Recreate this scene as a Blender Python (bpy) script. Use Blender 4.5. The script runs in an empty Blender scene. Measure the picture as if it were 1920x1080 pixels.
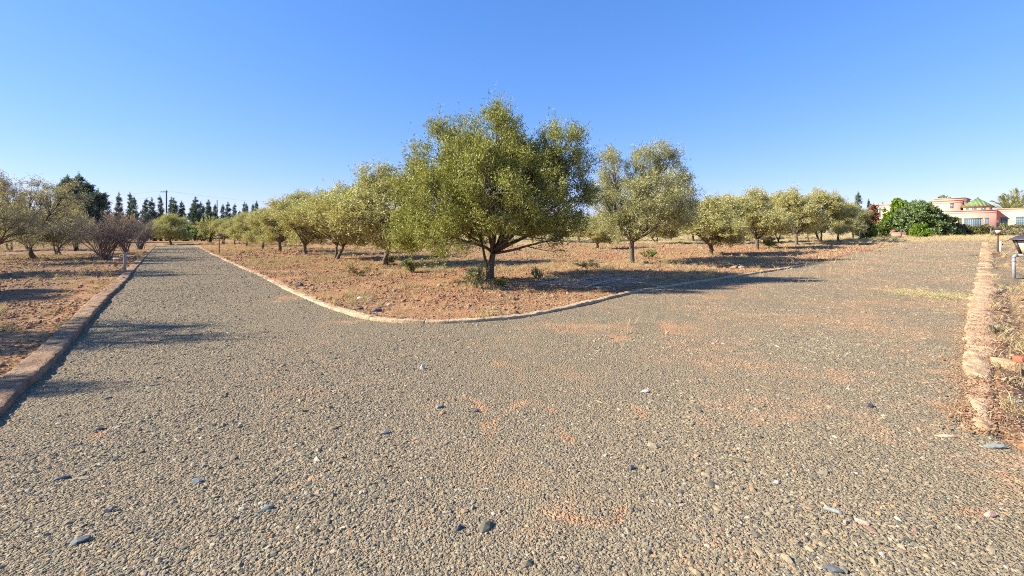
import bpy, math, random
import numpy as np
from mathutils import Vector
R = math.radians
PI = math.pi

# ------------------------------------------------------------------ camera, sky, sun, exposure
sc = bpy.context.scene
F_PX, CX, HY, CAM_H = 850.0, 960.0, 437.0, 1.6      # focal length, principal column, horizon row (photo pixels), eye height
cam_d = bpy.data.cameras.new('camera'); cam = bpy.data.objects.new('camera', cam_d)
sc.collection.objects.link(cam); sc.camera = cam
cam_d.sensor_width = 36.0; cam_d.lens = 36.0 * F_PX / 1920.0
cam_d.shift_y = -(540.0 - HY) / 1920.0
cam_d.clip_start = 0.05; cam_d.clip_end = 6000
cam.location = (0, 0, CAM_H); cam.rotation_euler = (R(90), 0, 0)

SUN_EL = R(31.0)
LD = Vector((0.995 * math.cos(SUN_EL), 0.10 * math.cos(SUN_EL), -math.sin(SUN_EL))).normalized()   # direction the light travels
world = bpy.data.worlds.new('World'); sc.world = world; world.use_nodes = True
wn, wl = world.node_tree.nodes, world.node_tree.links
for n in list(wn): wn.remove(n)
wo = wn.new('ShaderNodeOutputWorld'); bg = wn.new('ShaderNodeBackground'); sky = wn.new('ShaderNodeTexSky')
sky.sky_type = 'NISHITA'; sky.sun_disc = False
sky.sun_elevation = SUN_EL; sky.sun_rotation = math.atan2(-LD.x, -LD.y)
sky.altitude = 0; sky.air_density = 1.0; sky.dust_density = 0.1; sky.ozone_density = 5.0
hsv = wn.new('ShaderNodeHueSaturation'); hsv.inputs['Saturation'].default_value = 1.12; hsv.inputs['Value'].default_value = 1.0
sp_ = wn.new('ShaderNodeSeparateColor'); cb_ = wn.new('ShaderNodeCombineColor')
wl.new(sky.outputs[0], hsv.inputs['Color']); wl.new(hsv.outputs[0], sp_.inputs[0])
for i_, (g_, k_) in enumerate(((0.84, 1.11), (0.66, 1.40), (0.55, 2.45))):      # response of the camera to the clear sky, per channel
    pw = wn.new('ShaderNodeMath'); pw.operation = 'POWER'; pw.inputs[1].default_value = g_; wl.new(sp_.outputs[i_], pw.inputs[0])
    ml = wn.new('ShaderNodeMath'); ml.operation = 'MULTIPLY'; ml.inputs[1].default_value = k_; wl.new(pw.outputs[0], ml.inputs[0]); wl.new(ml.outputs[0], cb_.inputs[i_])
wl.new(cb_.outputs[0], bg.inputs[0])
bg.inputs[1].default_value = 0.0748; wl.new(bg.outputs[0], wo.inputs[0])
sd = bpy.data.lights.new('sun', 'SUN'); sd.energy = 5.0; sd.angle = R(0.55); sd.color = (1.0, 0.92, 0.77)
so = bpy.data.objects.new('sun', sd); sc.collection.objects.link(so)
so.rotation_euler = LD.to_track_quat('-Z', 'Y').to_euler(); so.location = (-40, 0, 40)
vs = sc.view_settings
vs.view_transform = 'Standard'; vs.look = 'None'; vs.exposure = 1.36; vs.gamma = 1.0; vs.use_curve_mapping = False
cy = sc.cycles
cy.use_denoising = False; cy.max_bounces = 5; cy.diffuse_bounces = 3; cy.transmission_bounces = 3; cy.transparent_max_bounces = 4
cy.filter_width = 1.05; cy.use_adaptive_sampling = True; cy.adaptive_threshold = 0.02
try: cy.denoiser = 'OPENIMAGEDENOISE'
except Exception: pass

# ------------------------------------------------------------------ helpers
COL = sc.collection
rng = np.random.default_rng(7)

_T = np.random.default_rng(3).random((256, 256))
def vnoise(x, y, scale=1.0, seed=0):
    x = np.asarray(x, float) / scale + seed * 17.31; y = np.asarray(y, float) / scale + seed * 7.77
    xi = np.floor(x).astype(int); yi = np.floor(y).astype(int)
    fx = x - xi; fy = y - yi; fx = fx * fx * (3 - 2 * fx); fy = fy * fy * (3 - 2 * fy)
    a = _T[xi % 256, yi % 256]; b = _T[(xi + 1) % 256, yi % 256]; c = _T[xi % 256, (yi + 1) % 256]; d = _T[(xi + 1) % 256, (yi + 1) % 256]
    return (a * (1 - fx) + b * fx) * (1 - fy) + (c * (1 - fx) + d * fx) * fy
def smooth(a, b, x):
    t = np.clip((np.asarray(x, float) - a) / (b - a), 0, 1); return t * t * (3 - 2 * t)

def G(x, y):
    """gentle rise of the land towards the villa on the right"""
    s = 0.724 * np.asarray(x, float) + 0.69 * np.asarray(y, float) - 17.0
    s = np.minimum(s, 78.0)
    sp = np.where(s > 12, s, 3.0 * np.log1p(np.exp(np.clip(s, -60, 12) / 3.0)))
    return 0.021 * sp
def P(px, py, z0=0.0):
    """point of the ground (raised by z0) seen at a photo pixel"""
    lo, hi = 0.5, 1500.0
    for _ in range(60):
        m = 0.5 * (lo + hi)
        z = CAM_H - (py - HY) / F_PX * m
        if z > float(G((px - CX) / F_PX * m, m)) + z0: lo = m
        else: hi = m
    return np.array([(px - CX) / F_PX * m, m, float(G((px - CX) / F_PX * m, m))])
def at(px, D):                      # ground point in a photo column at a given depth
    x = (px - CX) / F_PX * D
    return np.array([x, D, float(G(x, D))])
def zat(py, D): return CAM_H + (HY - py) / F_PX * D

def tag(o, label=None, cat=None, group=None, kind=None):
    if label: o['label'] = label
    if cat: o['category'] = cat
    if group: o['group'] = group
    if kind: o['kind'] = kind
    return o
def empty(name, loc, rz=0.0):
    o = bpy.data.objects.new(name, None); COL.objects.link(o)
    o.location = [float(c) for c in loc]; o.rotation_euler = (0, 0, rz); o.empty_display_size = 0.2
    return o
def link(name, me, parent=None, mat=None):
    o = bpy.data.objects.new(name, me); COL.objects.link(o)
    if mat is not None: me.materials.append(mat)
    if parent: o.parent = parent
    return o
def mesh_np(name, V, Fc, rnd=None, smooth_=False):
    """V (n,3), Fc: list of int arrays of shape (m,k)"""
    me = bpy.data.meshes.new(name)
    V = np.asarray(V, np.float32)
    if isinstance(Fc, np.ndarray): Fc = [Fc]
    Fc = [f for f in Fc if len(f)]
    me.vertices.add(len(V)); me.vertices.foreach_set('co', V.ravel())
    loops = np.concatenate([f.ravel() for f in Fc]).astype(np.int32)
    tot = np.concatenate([np.full(len(f), f.shape[1]) for f in Fc]).astype(np.int32)
    start = np.concatenate([[0], np.cumsum(tot)[:-1]]).astype(np.int32)
    me.loops.add(len(loops)); me.loops.foreach_set('vertex_index', loops)
    me.polygons.add(len(tot)); me.polygons.foreach_set('loop_start', start)
    try: me.polygons.foreach_set('loop_total', tot)
    except Exception: pass
    if smooth_: me.polygons.foreach_set('use_smooth', np.ones(len(tot), bool))
    if rnd is not None:
        a = me.attributes.new('rnd', 'FLOAT', 'FACE'); a.data.foreach_set('value', np.asarray(rnd, np.float32))
    me.update(calc_edges=True); me.validate()
    return me

class MB:
    """collects shapes, builds ONE mesh"""
    def __init__(s): s.V = []; s.F = {}; s.n = 0
    def add(s, V, F):
        V = np.asarray(V, float); s.V.append(V)
        for f in F:
            s.F.setdefault(len(f), []).append([i + s.n for i in f])
        s.n += len(V)
    def box(s, c, d, rz=0.0, taper=1.0, bev=0.0):
        hx, hy, hz = d[0] / 2, d[1] / 2, d[2] / 2
        if bev <= 0:
            V = [(x * hx * (taper if z > 0 else 1), y * hy * (taper if z > 0 else 1), z * hz) for z in (-1, 1) for x, y in ((-1, -1), (1, -1), (1, 1), (-1, 1))]
            F = [(3, 2, 1, 0), (4, 5, 6, 7), (0, 1, 5, 4), (1, 2, 6, 5), (2, 3, 7, 6), (3, 0, 4, 7)]
        else:
            V = []; b = bev
            for z, k in ((-hz, b), (-hz + b, 0), (hz - b, 0), (hz, b)):
                t = taper if z > 0 else 1
                for x, y in ((-hx + b + k * .5, -hy + k), (hx - b - k * .5, -hy + k), (hx - k, -hy + b + k * .5), (hx - k, hy - b - k * .5), (hx - b - k * .5, hy - k), (-hx + b + k * .5, hy - k), (-hx + k, hy - b - k * .5), (-hx + k, -hy + b + k * .5)):
                    V.append((x * t, y * t, z))
            F = [tuple(range(7, -1, -1)), tuple(range(24, 32))]
            for r in range(3):
                for i in range(8):
                    j = (i + 1) % 8; F.append((r * 8 + i, r * 8 + j, r * 8 + 8 + j, r * 8 + 8 + i))
        V = np.array(V); cz, sz = math.cos(rz), math.sin(rz)
        W = np.stack([V[:, 0] * cz - V[:, 1] * sz + c[0], V[:, 0] * sz + V[:, 1] * cz + c[1], V[:, 2] + c[2]], 1)
        s.add(W, F); return s
    def tube(s, pts, rad, n=6, cap=True):
        pts = np.asarray(pts, float); rad = np.broadcast_to(np.asarray(rad, float), (len(pts),))
        tan = np.gradient(pts, axis=0); tan /= np.linalg.norm(tan, axis=1)[:, None] + 1e-9
        ref = np.array([0, 0, 1.0]) if abs(tan[:, 2]).mean() < 0.8 else np.array([1.0, 0, 0])
        u = np.cross(tan, ref); u /= np.linalg.norm(u, axis=1)[:, None] + 1e-9; v = np.cross(tan, u)
        a = np.arange(n) / n * 2 * PI
        V = pts[:, None, :] + rad[:, None, None] * (np.cos(a)[None, :, None] * u[:, None, :] + np.sin(a)[None, :, None] * v[:, None, :])
        F = []
        for i in range(len(pts) - 1):
            for j in range(n):
                k = (j + 1) % n; F.append((i * n + j, i * n + k, (i + 1) * n + k, (i + 1) * n + j))
        if cap: F.append(tuple(range(n - 1, -1, -1))); F.append(tuple((len(pts) - 1) * n + j for j in range(n)))
        s.add(V.reshape(-1, 3), F); return s
    def lathe(s, prof, c=(0, 0, 0), n=16, rz=0.0):
        V = []; F = []
        for r, z in prof:
            for j in range(n):
                a = rz + j / n * 2 * PI; V.append((c[0] + r * math.cos(a), c[1] + r * math.sin(a), c[2] + z))
        for i in range(len(prof) - 1):
            for j in range(n):
                k = (j + 1) % n; F.append((i * n + j, i * n + k, (i + 1) * n + k, (i + 1) * n + j))
        F.append(tuple(range(n - 1, -1, -1))); F.append(tuple((len(prof) - 1) * n + j for j in range(n)))
        s.add(V, F); return s
    def mesh(s, name, smooth_=False):
        return mesh_np(name, np.concatenate(s.V), [np.array(f, int) for f in s.F.values()], smooth_=smooth_)
    def build(s, name, mat, parent=None, smooth_=False):
        return link(name, s.mesh(name, smooth_), parent, mat)

# ------------------------------------------------------------------ materials
def new_mat(name, rough=0.9, spec=0.2):
    m = bpy.data.materials.new(name); m.use_nodes = True
    nt = m.node_tree; b = nt.nodes['Principled BSDF']
    b.inputs['Roughness'].default_value = rough; b.inputs['Specular IOR Level'].default_value = spec
    return m, nt, nt.nodes, nt.links, b
def ramp(N, stops, interp='LINEAR'):
    r = N.new('ShaderNodeValToRGB'); e = r.color_ramp.elements; r.color_ramp.interpolation = interp
    while len(e) < len(stops): e.new(0.5)
    for i, (p, c) in enumerate(stops):
        e[i].position = p; e[i].color = (*c, 1) if len(c) == 3 else c
    return r
def noise(N, L, scale, detail=4, rough=0.55, vec=None):
    n = N.new('ShaderNodeTexNoise'); n.inputs['Scale'].default_value = scale; n.inputs['Detail'].default_value = detail
    n.inputs['Roughness'].default_value = rough
    if vec is not None: L.new(vec, n.inputs['Vector'])
    return n
def voro(N, L, scale, vec=None, feature='F1'):
    n = N.new('ShaderNodeTexVoronoi'); n.inputs['Scale'].default_value = scale; n.feature = feature
    if vec is not None: L.new(vec, n.inputs['Vector'])
    return n
def mixc(N, L, fac, a, b, mode='MIX'):
    m = N.new('ShaderNodeMix'); m.data_type = 'RGBA'; m.blend_type = mode
    for sock, v in ((m.inputs[0], fac), (m.inputs[6], a), (m.inputs[7], b)):
        if hasattr(v, 'is_linked') or hasattr(v, 'links'): L.new(v, sock)
        elif isinstance(v, (int, float)): sock.default_value = v
        else: sock.default_value = (*v, 1)
    return m.outputs[2]
def math_(N, L, op, a, b=0.0):
    m = N.new('ShaderNodeMath'); m.operation = op
    for sock, v in ((m.inputs[0], a), (m.inputs[1], b)):
        if isinstance(v, (int, float)): sock.default_value = v
        else: L.new(v, sock)
    return m.outputs[0]
def bump(N, L, h, dist, strength=1.0, prev=None):
    b = N.new('ShaderNodeBump'); b.inputs['Distance'].default_value = dist; b.inputs['Strength'].default_value = strength
    L.new(h, b.inputs['Height'])
    if prev is not None: L.new(prev, b.inputs['Normal'])
    return b.outputs[0]

STONES = [(0.0, (0.087, 0.081, 0.063)), (0.10, (0.153, 0.134, 0.095)), (0.28, (0.229, 0.189, 0.120)), (0.46, (0.278, 0.227, 0.140)),
          (0.62, (0.188, 0.169, 0.127)), (0.74, (0.295, 0.235, 0.141)), (0.85, (0.332, 0.209, 0.111)), (0.93, (0.202, 0.138, 0.104)), (0.965, (0.390, 0.342, 0.252))]

def ground_patch_mask(N, L, pos):
    """orange dust lying in patches between the stones, more of it on the right"""
    n1 = noise(N, L, 0.55, 6, 0.65, pos); n2 = noise(N, L, 3.2, 4, 0.6, pos)
    s = math_(N, L, 'ADD', math_(N, L, 'MULTIPLY', n1.outputs[0], 0.62), math_(N, L, 'MULTIPLY', n2.outputs[0], 0.38))
    sep = N.new('ShaderNodeSeparateXYZ'); L.new(pos, sep.inputs[0])
    tilt = math_(N, L, 'MULTIPLY', sep.outputs[0], 0.010)
    cl = N.new('ShaderNodeClamp'); cl.inputs[1].default_value = -0.04; cl.inputs[2].default_value = 0.045; L.new(tilt, cl.inputs[0])
    return math_(N, L, 'ADD', s, cl.outputs[0])

def make_gravel():
    m, nt, N, L, b = new_mat('gravel', 0.92, 0.12)
    pos = N.new('ShaderNodeNewGeometry').outputs['Position']
    wob = noise(N, L, 9, 2, 0.5, pos); n_f = noise(N, L, 3.0, 4, 0.6, pos)
    v1 = voro(N, L, 48, pos); v2 = voro(N, L, 95, pos)
    sep = N.new('ShaderNodeSeparateColor'); L.new(v1.outputs['Color'], sep.inputs[0])
    sep2 = N.new('ShaderNodeSeparateColor'); L.new(v2.outputs['Color'], sep2.inputs[0])
    c1 = ramp(N, STONES); L.new(sep.outputs[0], c1.inputs[0]); c2 = ramp(N, STONES); L.new(sep2.outputs[1], c2.inputs[0])
    base = mixc(N, L, 0.45, c1.outputs[0], c2.outputs[0])
    mask = ground_patch_mask(N, L, pos)
    fr = ramp(N, [(0.525, (0, 0, 0)), (0.65, (1, 1, 1))]); L.new(mask, fr.inputs[0])
    fac = math_(N, L, 'MULTIPLY', fr.outputs[0], 0.6)
    base = mixc(N, L, fac, base, (0.44, 0.25, 0.13))
    ba = N.new('ShaderNodeAttribute'); ba.attribute_name = 'bare'
    wb = math_(N, L, 'MULTIPLY', ba.outputs['Fac'], math_(N, L, 'ADD', wob.outputs[0], 0.45))
    bare_c = ramp(N, [(0.35, (0.43, 0.20, 0.095)), (0.65, (0.50, 0.32, 0.18))]); L.new(n_f.outputs[0], bare_c.inputs[0])
    base = mixc(N, L, wb, base, bare_c.outputs[0])
    L.new(base, b.inputs['Base Color'])
    h = math_(N, L, 'ADD', math_(N, L, 'MULTIPLY', v1.outputs['Distance'], -1.0), math_(N, L, 'MULTIPLY', v2.outputs['Distance'], -0.5))
    base = mixc(N, L, 0.07, base, (0.85, 0.62, 0.34)); L.new(base, b.inputs['Base Color'])
    nb = bump(N, L, h, 0.03, 1.0)
    nb = bump(N, L, noise(N, L, 150, 3, 0.6, pos).outputs[0], 0.004, 0.6, nb)
    L.new(nb, b.inputs['Normal'])
    return m

def make_soil():
    m, nt, N, L, b = new_mat('red_soil', 0.95, 0.08)
    pos = N.new('ShaderNodeNewGeometry').outputs['Position']
    n1 = noise(N, L, 0.28, 6, 0.62, pos); n2 = noise(N, L, 2.3, 5, 0.65, pos); n3 = noise(N, L, 22, 3, 0.6, pos)
    c = ramp(N, [(0.30, (0.263, 0.117, 0.058)), (0.47, (0.335, 0.167, 0.085)), (0.60, (0.370, 0.221, 0.119)), (0.75, (0.356, 0.257, 0.150))])
    s = math_(N, L, 'ADD', math_(N, L, 'MULTIPLY', n1.outputs[0], 0.5), math_(N, L, 'MULTIPLY', n2.outputs[0], 0.5)); L.new(s, c.inputs[0])
    col = mixc(N, L, 0.35, c.outputs[0], n3.outputs[0], 'SOFT_LIGHT')
    at_ = N.new('ShaderNodeAttribute'); at_.attribute_name = 'straw'
    straw = ramp(N, [(0.3, (0.325, 0.251, 0.125)), (0.6, (0.449, 0.372, 0.209)), (0.8, (0.387, 0.339, 0.167))]); L.new(n2.outputs[0], straw.inputs[0])
    f = math_(N, L, 'ADD', at_.outputs['Fac'], math_(N, L, 'MULTIPLY', math_(N, L, 'SUBTRACT', n2.outputs[0], 0.5), 1.1))
    fr = ramp(N, [(0.35, (0, 0, 0)), (0.7, (1, 1, 1))]); L.new(f, fr.inputs[0])
    col = mixc(N, L, fr.outputs[0], col, straw.outputs[0])
    at2 = N.new('ShaderNodeAttribute'); at2.attribute_name = 'brown'
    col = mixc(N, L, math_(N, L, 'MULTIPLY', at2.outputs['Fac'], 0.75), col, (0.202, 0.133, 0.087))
    L.new(col, b.inputs['Base Color'])
    nb = bump(N, L, n2.outputs[0], 0.12, 0.7)
    nb = bump(N, L, noise(N, L, 9, 5, 0.7, pos).outputs[0], 0.05, 0.9, nb)
    nb = bump(N, L, voro(N, L, 26, pos).outputs['Distance'], 0.018, 0.6, nb)
    L.new(nb, b.inputs['Normal'])
    return m

def make_pebble(name, stops, rough=0.85):
    m, nt, N, L, b = new_mat(name, rough, 0.2)
    oi = N.new('ShaderNodeObjectInfo')
    c = ramp(N, stops); L.new(oi.outputs['Random'], c.inputs[0])
    tc = N.new('ShaderNodeTexCoord'); n = noise(N, L, 3.0, 3, 0.6, tc.outputs['Object'])
    col = mixc(N, L, 0.4, c.outputs[0], n.outputs[0], 'SOFT_LIGHT')
    pos = N.new('ShaderNodeNewGeometry').outputs['Position']
    mask = ground_patch_mask(N, L, pos)
    fr = ramp(N, [(0.525, (0, 0, 0)), (0.66, (1, 1, 1))]); L.new(mask, fr.inputs[0])
    col = mixc(N, L, math_(N, L, 'MULTIPLY', fr.outputs[0], 0.5), col, (0.44, 0.25, 0.14))
    L.new(col, b.inputs['Base Color'])
    return m
def make_flat(name, col, var=0.12, scale=6.0, rough=0.85, spec=0.2, bmp=0.0, col2=None):
    m, nt, N, L, b = new_mat(name, rough, spec)
    tc = N.new('ShaderNodeTexCoord')
    n = noise(N, L, scale, 5, 0.62, tc.outputs['Object'])
    c2 = col2 if col2 else tuple(c * (1 - 2.2 * var) for c in col)
    r = ramp(N, [(0.32, c2), (0.62, col)]); L.new(n.outputs[0], r.inputs[0])
    L.new(r.outputs[0], b.inputs['Base Color'])
    if bmp: L.new(bump(N, L, n.outputs[0], bmp, 0.8), b.inputs['Normal'])
    return m
def make_leaf(name, stops, transl=0.28, rough=0.5, back=None):
    m, nt, N, L, b = new_mat(name, rough, 0.25)
    a = N.new('ShaderNodeAttribute'); a.attribute_name = 'rnd'
    c = ramp(N, stops); L.new(a.outputs['Fac'], c.inputs[0])
    col = c.outputs[0]
    if back is not None:
        g = N.new('ShaderNodeNewGeometry'); col = mixc(N, L, math_(N, L, 'MULTIPLY', g.outputs['Backfacing'], 0.75), col, back)
    L.new(col, b.inputs['Base Color'])
    t = N.new('ShaderNodeBsdfTranslucent'); L.new(mixc(N, L, 1.0, col, (1.1, 1.15, 0.6), 'MULTIPLY'), t.inputs[0])
    mx = N.new('ShaderNodeMixShader'); mx.inputs[0].default_value = transl
    L.new(b.outputs[0], mx.inputs[1]); L.new(t.outputs[0], mx.inputs[2]); L.new(mx.outputs[0], N['Material Output'].inputs[0])
    return m

M = {}
M['gravel'] = make_gravel(); M['soil'] = make_soil()
M['pebble'] = make_pebble('gravel_stones', STONES)
M['clod'] = make_pebble('soil_clods', [(0, (0.181, 0.085, 0.047)), (0.3, (0.287, 0.147, 0.079)), (0.6, (0.347, 0.216, 0.122)), (0.8, (0.203, 0.139, 0.094)), (0.97, (0.332, 0.270, 0.181))], 0.95)
def make_kerb(name, c1, c2, c3, dirt):
    m, nt, N, L, b = new_mat(name, 0.96, 0.06)
    pos = N.new('ShaderNodeNewGeometry').outputs['Position']
    n1 = noise(N, L, 1.3, 6, 0.65, pos); n2 = noise(N, L, 14, 5, 0.7, pos); n3 = noise(N, L, 4.5, 5, 0.7, pos)
    r = ramp(N, [(0.3, c3), (0.45, c2), (0.62, c1)]); L.new(n1.outputs[0], r.inputs[0])
    col = mixc(N, L, 0.55, r.outputs[0], n2.outputs[0], 'SOFT_LIGHT')
    f = ramp(N, [(0.52, (0, 0, 0)), (0.60, (1, 1, 1))]); L.new(n3.outputs[0], f.inputs[0])
    col = mixc(N, L, math_(N, L, 'MULTIPLY', f.outputs[0], 0.55), col, dirt)
    L.new(col, b.inputs['Base Color'])
    nb = bump(N, L, n2.outputs[0], 0.03, 1.0); nb = bump(N, L, n3.outputs[0], 0.04, 0.7, nb); L.new(nb, b.inputs['Normal'])
    return m
M['kerb'] = make_kerb('kerb_concrete', (0.499, 0.387, 0.245), (0.430, 0.310, 0.189), (0.344, 0.215, 0.120), (0.292, 0.198, 0.120))
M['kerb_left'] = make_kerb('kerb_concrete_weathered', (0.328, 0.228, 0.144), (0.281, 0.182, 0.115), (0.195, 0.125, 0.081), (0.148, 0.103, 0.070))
M['kerb_earth'] = make_kerb('kerb_crumbling', (0.533, 0.378, 0.232), (0.473, 0.310, 0.181), (0.378, 0.219, 0.120), (0.310, 0.215, 0.138))
M['bark'] = make_flat('bark', (0.17, 0.14, 0.10), 0.2, 14, 0.95, 0.1, 0.03, (0.075, 0.06, 0.045))
M['bark_dark'] = make_flat('bark_dark', (0.075, 0.052, 0.045), 0.2, 14, 0.95, 0.1, 0.0, (0.04, 0.03, 0.026))
M['twig'] = make_flat('twig_bark', (0.19, 0.16, 0.145), 0.2, 10, 0.95, 0.1, 0.0, (0.10, 0.075, 0.072))
OL = (0.33, 0.33, 0.19)
M['olive_main'] = make_leaf('olive_leaf_green', [(0, (0.091, 0.099, 0.015)), (0.3, (0.201, 0.212, 0.029)), (0.65, (0.341, 0.335, 0.049)), (0.9, (0.422, 0.404, 0.098)), (1, (0.482, 0.463, 0.245))], 0.26, 0.55, (0.301, 0.296, 0.118))
M['olive_yellow'] = make_leaf('olive_leaf_yellowish', [(0, (0.181, 0.165, 0.033)), (0.3, (0.361, 0.323, 0.076)), (0.65, (0.509, 0.460, 0.135)), (0.9, (0.595, 0.549, 0.248)), (1, (0.658, 0.636, 0.433))], 0.27, 0.55, (0.446, 0.427, 0.270))
M['olive_mid'] = make_leaf('olive_leaf_grey_green', [(0, (0.136, 0.133, 0.035)), (0.3, (0.282, 0.267, 0.071)), (0.65, (0.409, 0.379, 0.130)), (0.9, (0.507, 0.472, 0.251)), (1, (0.585, 0.562, 0.402))], 0.27, 0.5, (0.370, 0.365, 0.241))
M['olive_grey'] = make_leaf('olive_leaf_greyish', [(0, (0.195, 0.161, 0.088)), (0.4, (0.352, 0.293, 0.147)), (0.75, (0.440, 0.376, 0.215)), (1, (0.538, 0.478, 0.362))], 0.33, 0.6, (0.293, 0.264, 0.215))
M['dry_leaf'] = make_leaf('withered_leaf', [(0, (0.17, 0.13, 0.12)), (0.6, (0.27, 0.205, 0.18)), (1, (0.40, 0.32, 0.26))], 0.15, 0.8)
M['conifer'] = make_leaf('conifer_needles', [(0, (0.070, 0.101, 0.078)), (0.6, (0.124, 0.178, 0.124)), (1, (0.202, 0.264, 0.186))], 0.15, 0.7)
M['dark_green'] = make_leaf('dark_green_leaf', [(0, (0.098, 0.139, 0.051)), (0.6, (0.182, 0.253, 0.099)), (1, (0.337, 0.392, 0.197))], 0.25, 0.5)
M['light_green'] = make_leaf('bright_green_leaf', [(0, (0.08, 0.14, 0.015)), (0.6, (0.19, 0.29, 0.03)), (1, (0.34, 0.42, 0.06))], 0.3, 0.5)
M['citrus'] = make_leaf('citrus_leaf', [(0, (0.07, 0.11, 0.02)), (0.6, (0.15, 0.20, 0.05)), (1, (0.30, 0.30, 0.08))], 0.25, 0.5)
M['red_leaf'] = make_leaf('reddish_leaf', [(0, (0.14, 0.07, 0.04)), (0.5, (0.30, 0.13, 0.09)), (0.8, (0.20, 0.17, 0.07)), (1, (0.45, 0.22, 0.16))], 0.25, 0.6)
M['flower_hedge'] = make_leaf('flowering_hedge_leaf', [(0, (0.06, 0.08, 0.025)), (0.45, (0.16, 0.18, 0.05)), (0.7, (0.24, 0.22, 0.08)), (0.82, (0.40, 0.13, 0.12)), (1, (0.50, 0.28, 0.22))], 0.2, 0.6)
M['straw'] = make_leaf('straw', [(0, (0.317, 0.220, 0.106)), (0.5, (0.458, 0.352, 0.185)), (1, (0.581, 0.484, 0.299))], 0.2, 0.8)
M['weed'] = make_leaf('weed_leaf', [(0, (0.13, 0.16, 0.04)), (0.5, (0.24, 0.27, 0.08)), (1, (0.38, 0.37, 0.18))], 0.25, 0.7)
M['pink_wall'] = make_flat('salmon_plaster', (0.544, 0.310, 0.238), 0.04, 1.2, 0.9, 0.1, 0.0, (0.62, 0.35, 0.27))
M['pink_trim'] = make_flat('salmon_cornice', (0.546, 0.273, 0.211), 0.05, 1.2, 0.9, 0.1)
M['glass'] = make_flat('window_glass', (0.10, 0.15, 0.19), 0.1, 2, 0.08, 0.9)
M['blue_frame'] = make_flat('painted_window_bars', (0.22, 0.30, 0.34), 0.1, 3, 0.6, 0.3)
M['white_paint'] = make_flat('white_paint', (0.78, 0.76, 0.72), 0.04, 3, 0.7, 0.2)
M['lamp_metal'] = make_flat('lamp_metal', (0.055, 0.045, 0.04), 0.15, 20, 0.6, 0.4)
M['lamp_post'] = make_flat('lamp_post_rust', (0.20, 0.13, 0.08), 0.15, 18, 0.7, 0.3, 0.0, (0.12, 0.075, 0.05))
M['lamp_glass'] = make_flat('frosted_amber_glass', (0.66, 0.52, 0.33), 0.08, 12, 0.35, 0.4)
M['lamp_roof'] = make_flat('lamp_roof', (0.06, 0.05, 0.065), 0.1, 12, 0.45, 0.5)
M['grey_pipe'] = make_flat('grey_plastic', (0.22, 0.23, 0.24), 0.08, 9, 0.5, 0.4, 0.0, (0.32, 0.31, 0.30))
M['wood_grey'] = make_flat('weathered_wood', (0.46, 0.38, 0.31), 0.12, 16, 0.9, 0.1, 0.01)
M['pole'] = make_flat('pole_wood', (0.12, 0.11, 0.11), 0.12, 3, 0.9, 0.1)
M['wire'] = make_flat('wire', (0.30, 0.34, 0.40), 0.05, 3, 0.6, 0.3)
M['post_dark'] = make_flat('fence_post', (0.16, 0.13, 0.11), 0.1, 6, 0.9, 0.1)
M['brick'] = make_flat('red_clay', (0.42, 0.13, 0.075), 0.12, 16, 0.9, 0.1)

# green roof tiles: rows running down the slope
def make_tiles():
    m, nt, N, L, b = new_mat('green_roof_tiles', 0.55, 0.4)
    tc = N.new('ShaderNodeTexCoord'); w = N.new('ShaderNodeTexWave'); w.inputs['Scale'].default_value = 2.2; L.new(tc.outputs['Object'], w.inputs[0])
    n = noise(N, L, 5, 3, 0.6, tc.outputs['Object'])
    r = ramp(N, [(0.3, (0.12, 0.18, 0.065)), (0.7, (0.25, 0.32, 0.135))]); L.new(n.outputs[0], r.inputs[0])
    L.new(r.outputs[0], b.inputs['Base Color']); L.new(bump(N, L, w.outputs[1], 0.08, 0.8), b.inputs['Normal'])
    return m
M['tiles'] = make_tiles()

# ------------------------------------------------------------------ the plan of the roads
def PL(lst, z0=0.0): return np.array([P(x, y, z0) for x, y in lst])
left_edge = PL([(7, 777), (83, 700), (150, 627), (200, 563), (230, 537), (253, 507), (277, 477), (293, 461)])
d0 = left_edge[2, :2] - left_edge[-1, :2]; d0 /= np.linalg.norm(d0)
# straight line through the far and the near end, carried on behind the camera
def ext(p, d, k): q = p.copy(); q[:2] = p[:2] + d * k; q[2] = G(q[0], q[1]); return q
left_edge = np.vstack([ext(left_edge[0], d0, 9.0), ext(left_edge[0], d0, 3.0), left_edge])
mid_px = [(365, 460), (385, 470), (420, 487), (470, 508), (505, 525), (545, 545), (600, 570), (650, 588), (700, 599), (750, 604), (800, 605), (850, 604), (900, 602), (950, 598),
          (1000, 591), (1050, 581), (1100, 569), (1150, 557), (1200, 546), (1250, 538), (1330, 526), (1400, 515), (1470, 504), (1512, 497)]
mid_line = PL(mid_px)
rag_px = [(1560, 487), (1600, 478), (1650, 466), (1690, 457), (1760, 453), (1843, 453)]
right_in = PL([(1843.5, 455), (1841, 479), (1833, 512), (1828, 540), (1818, 574), (1811, 605), (1803, 650), (1795, 720), (1798, 770), (1812, 812)])
right_out = PL([(1853, 455), (1855, 479), (1857, 512), (1858, 540), (1859, 574), (1860, 605), (1862, 650), (1866, 700), (1874, 768), (1882, 812)])
right_mid = 0.5 * (right_in + right_out)
far_left = np.array([P(293, 460), P(366, 459)])
poly = np.vstack([left_edge, far_left[1:], mid_line, PL(rag_px), right_mid, PL([(1900, 850)]), [[6.5, 1.8, 0], [9.0, -3.0, 0]], [[left_edge[0][0], left_edge[0][1], 0]]])[:, :2]

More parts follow.
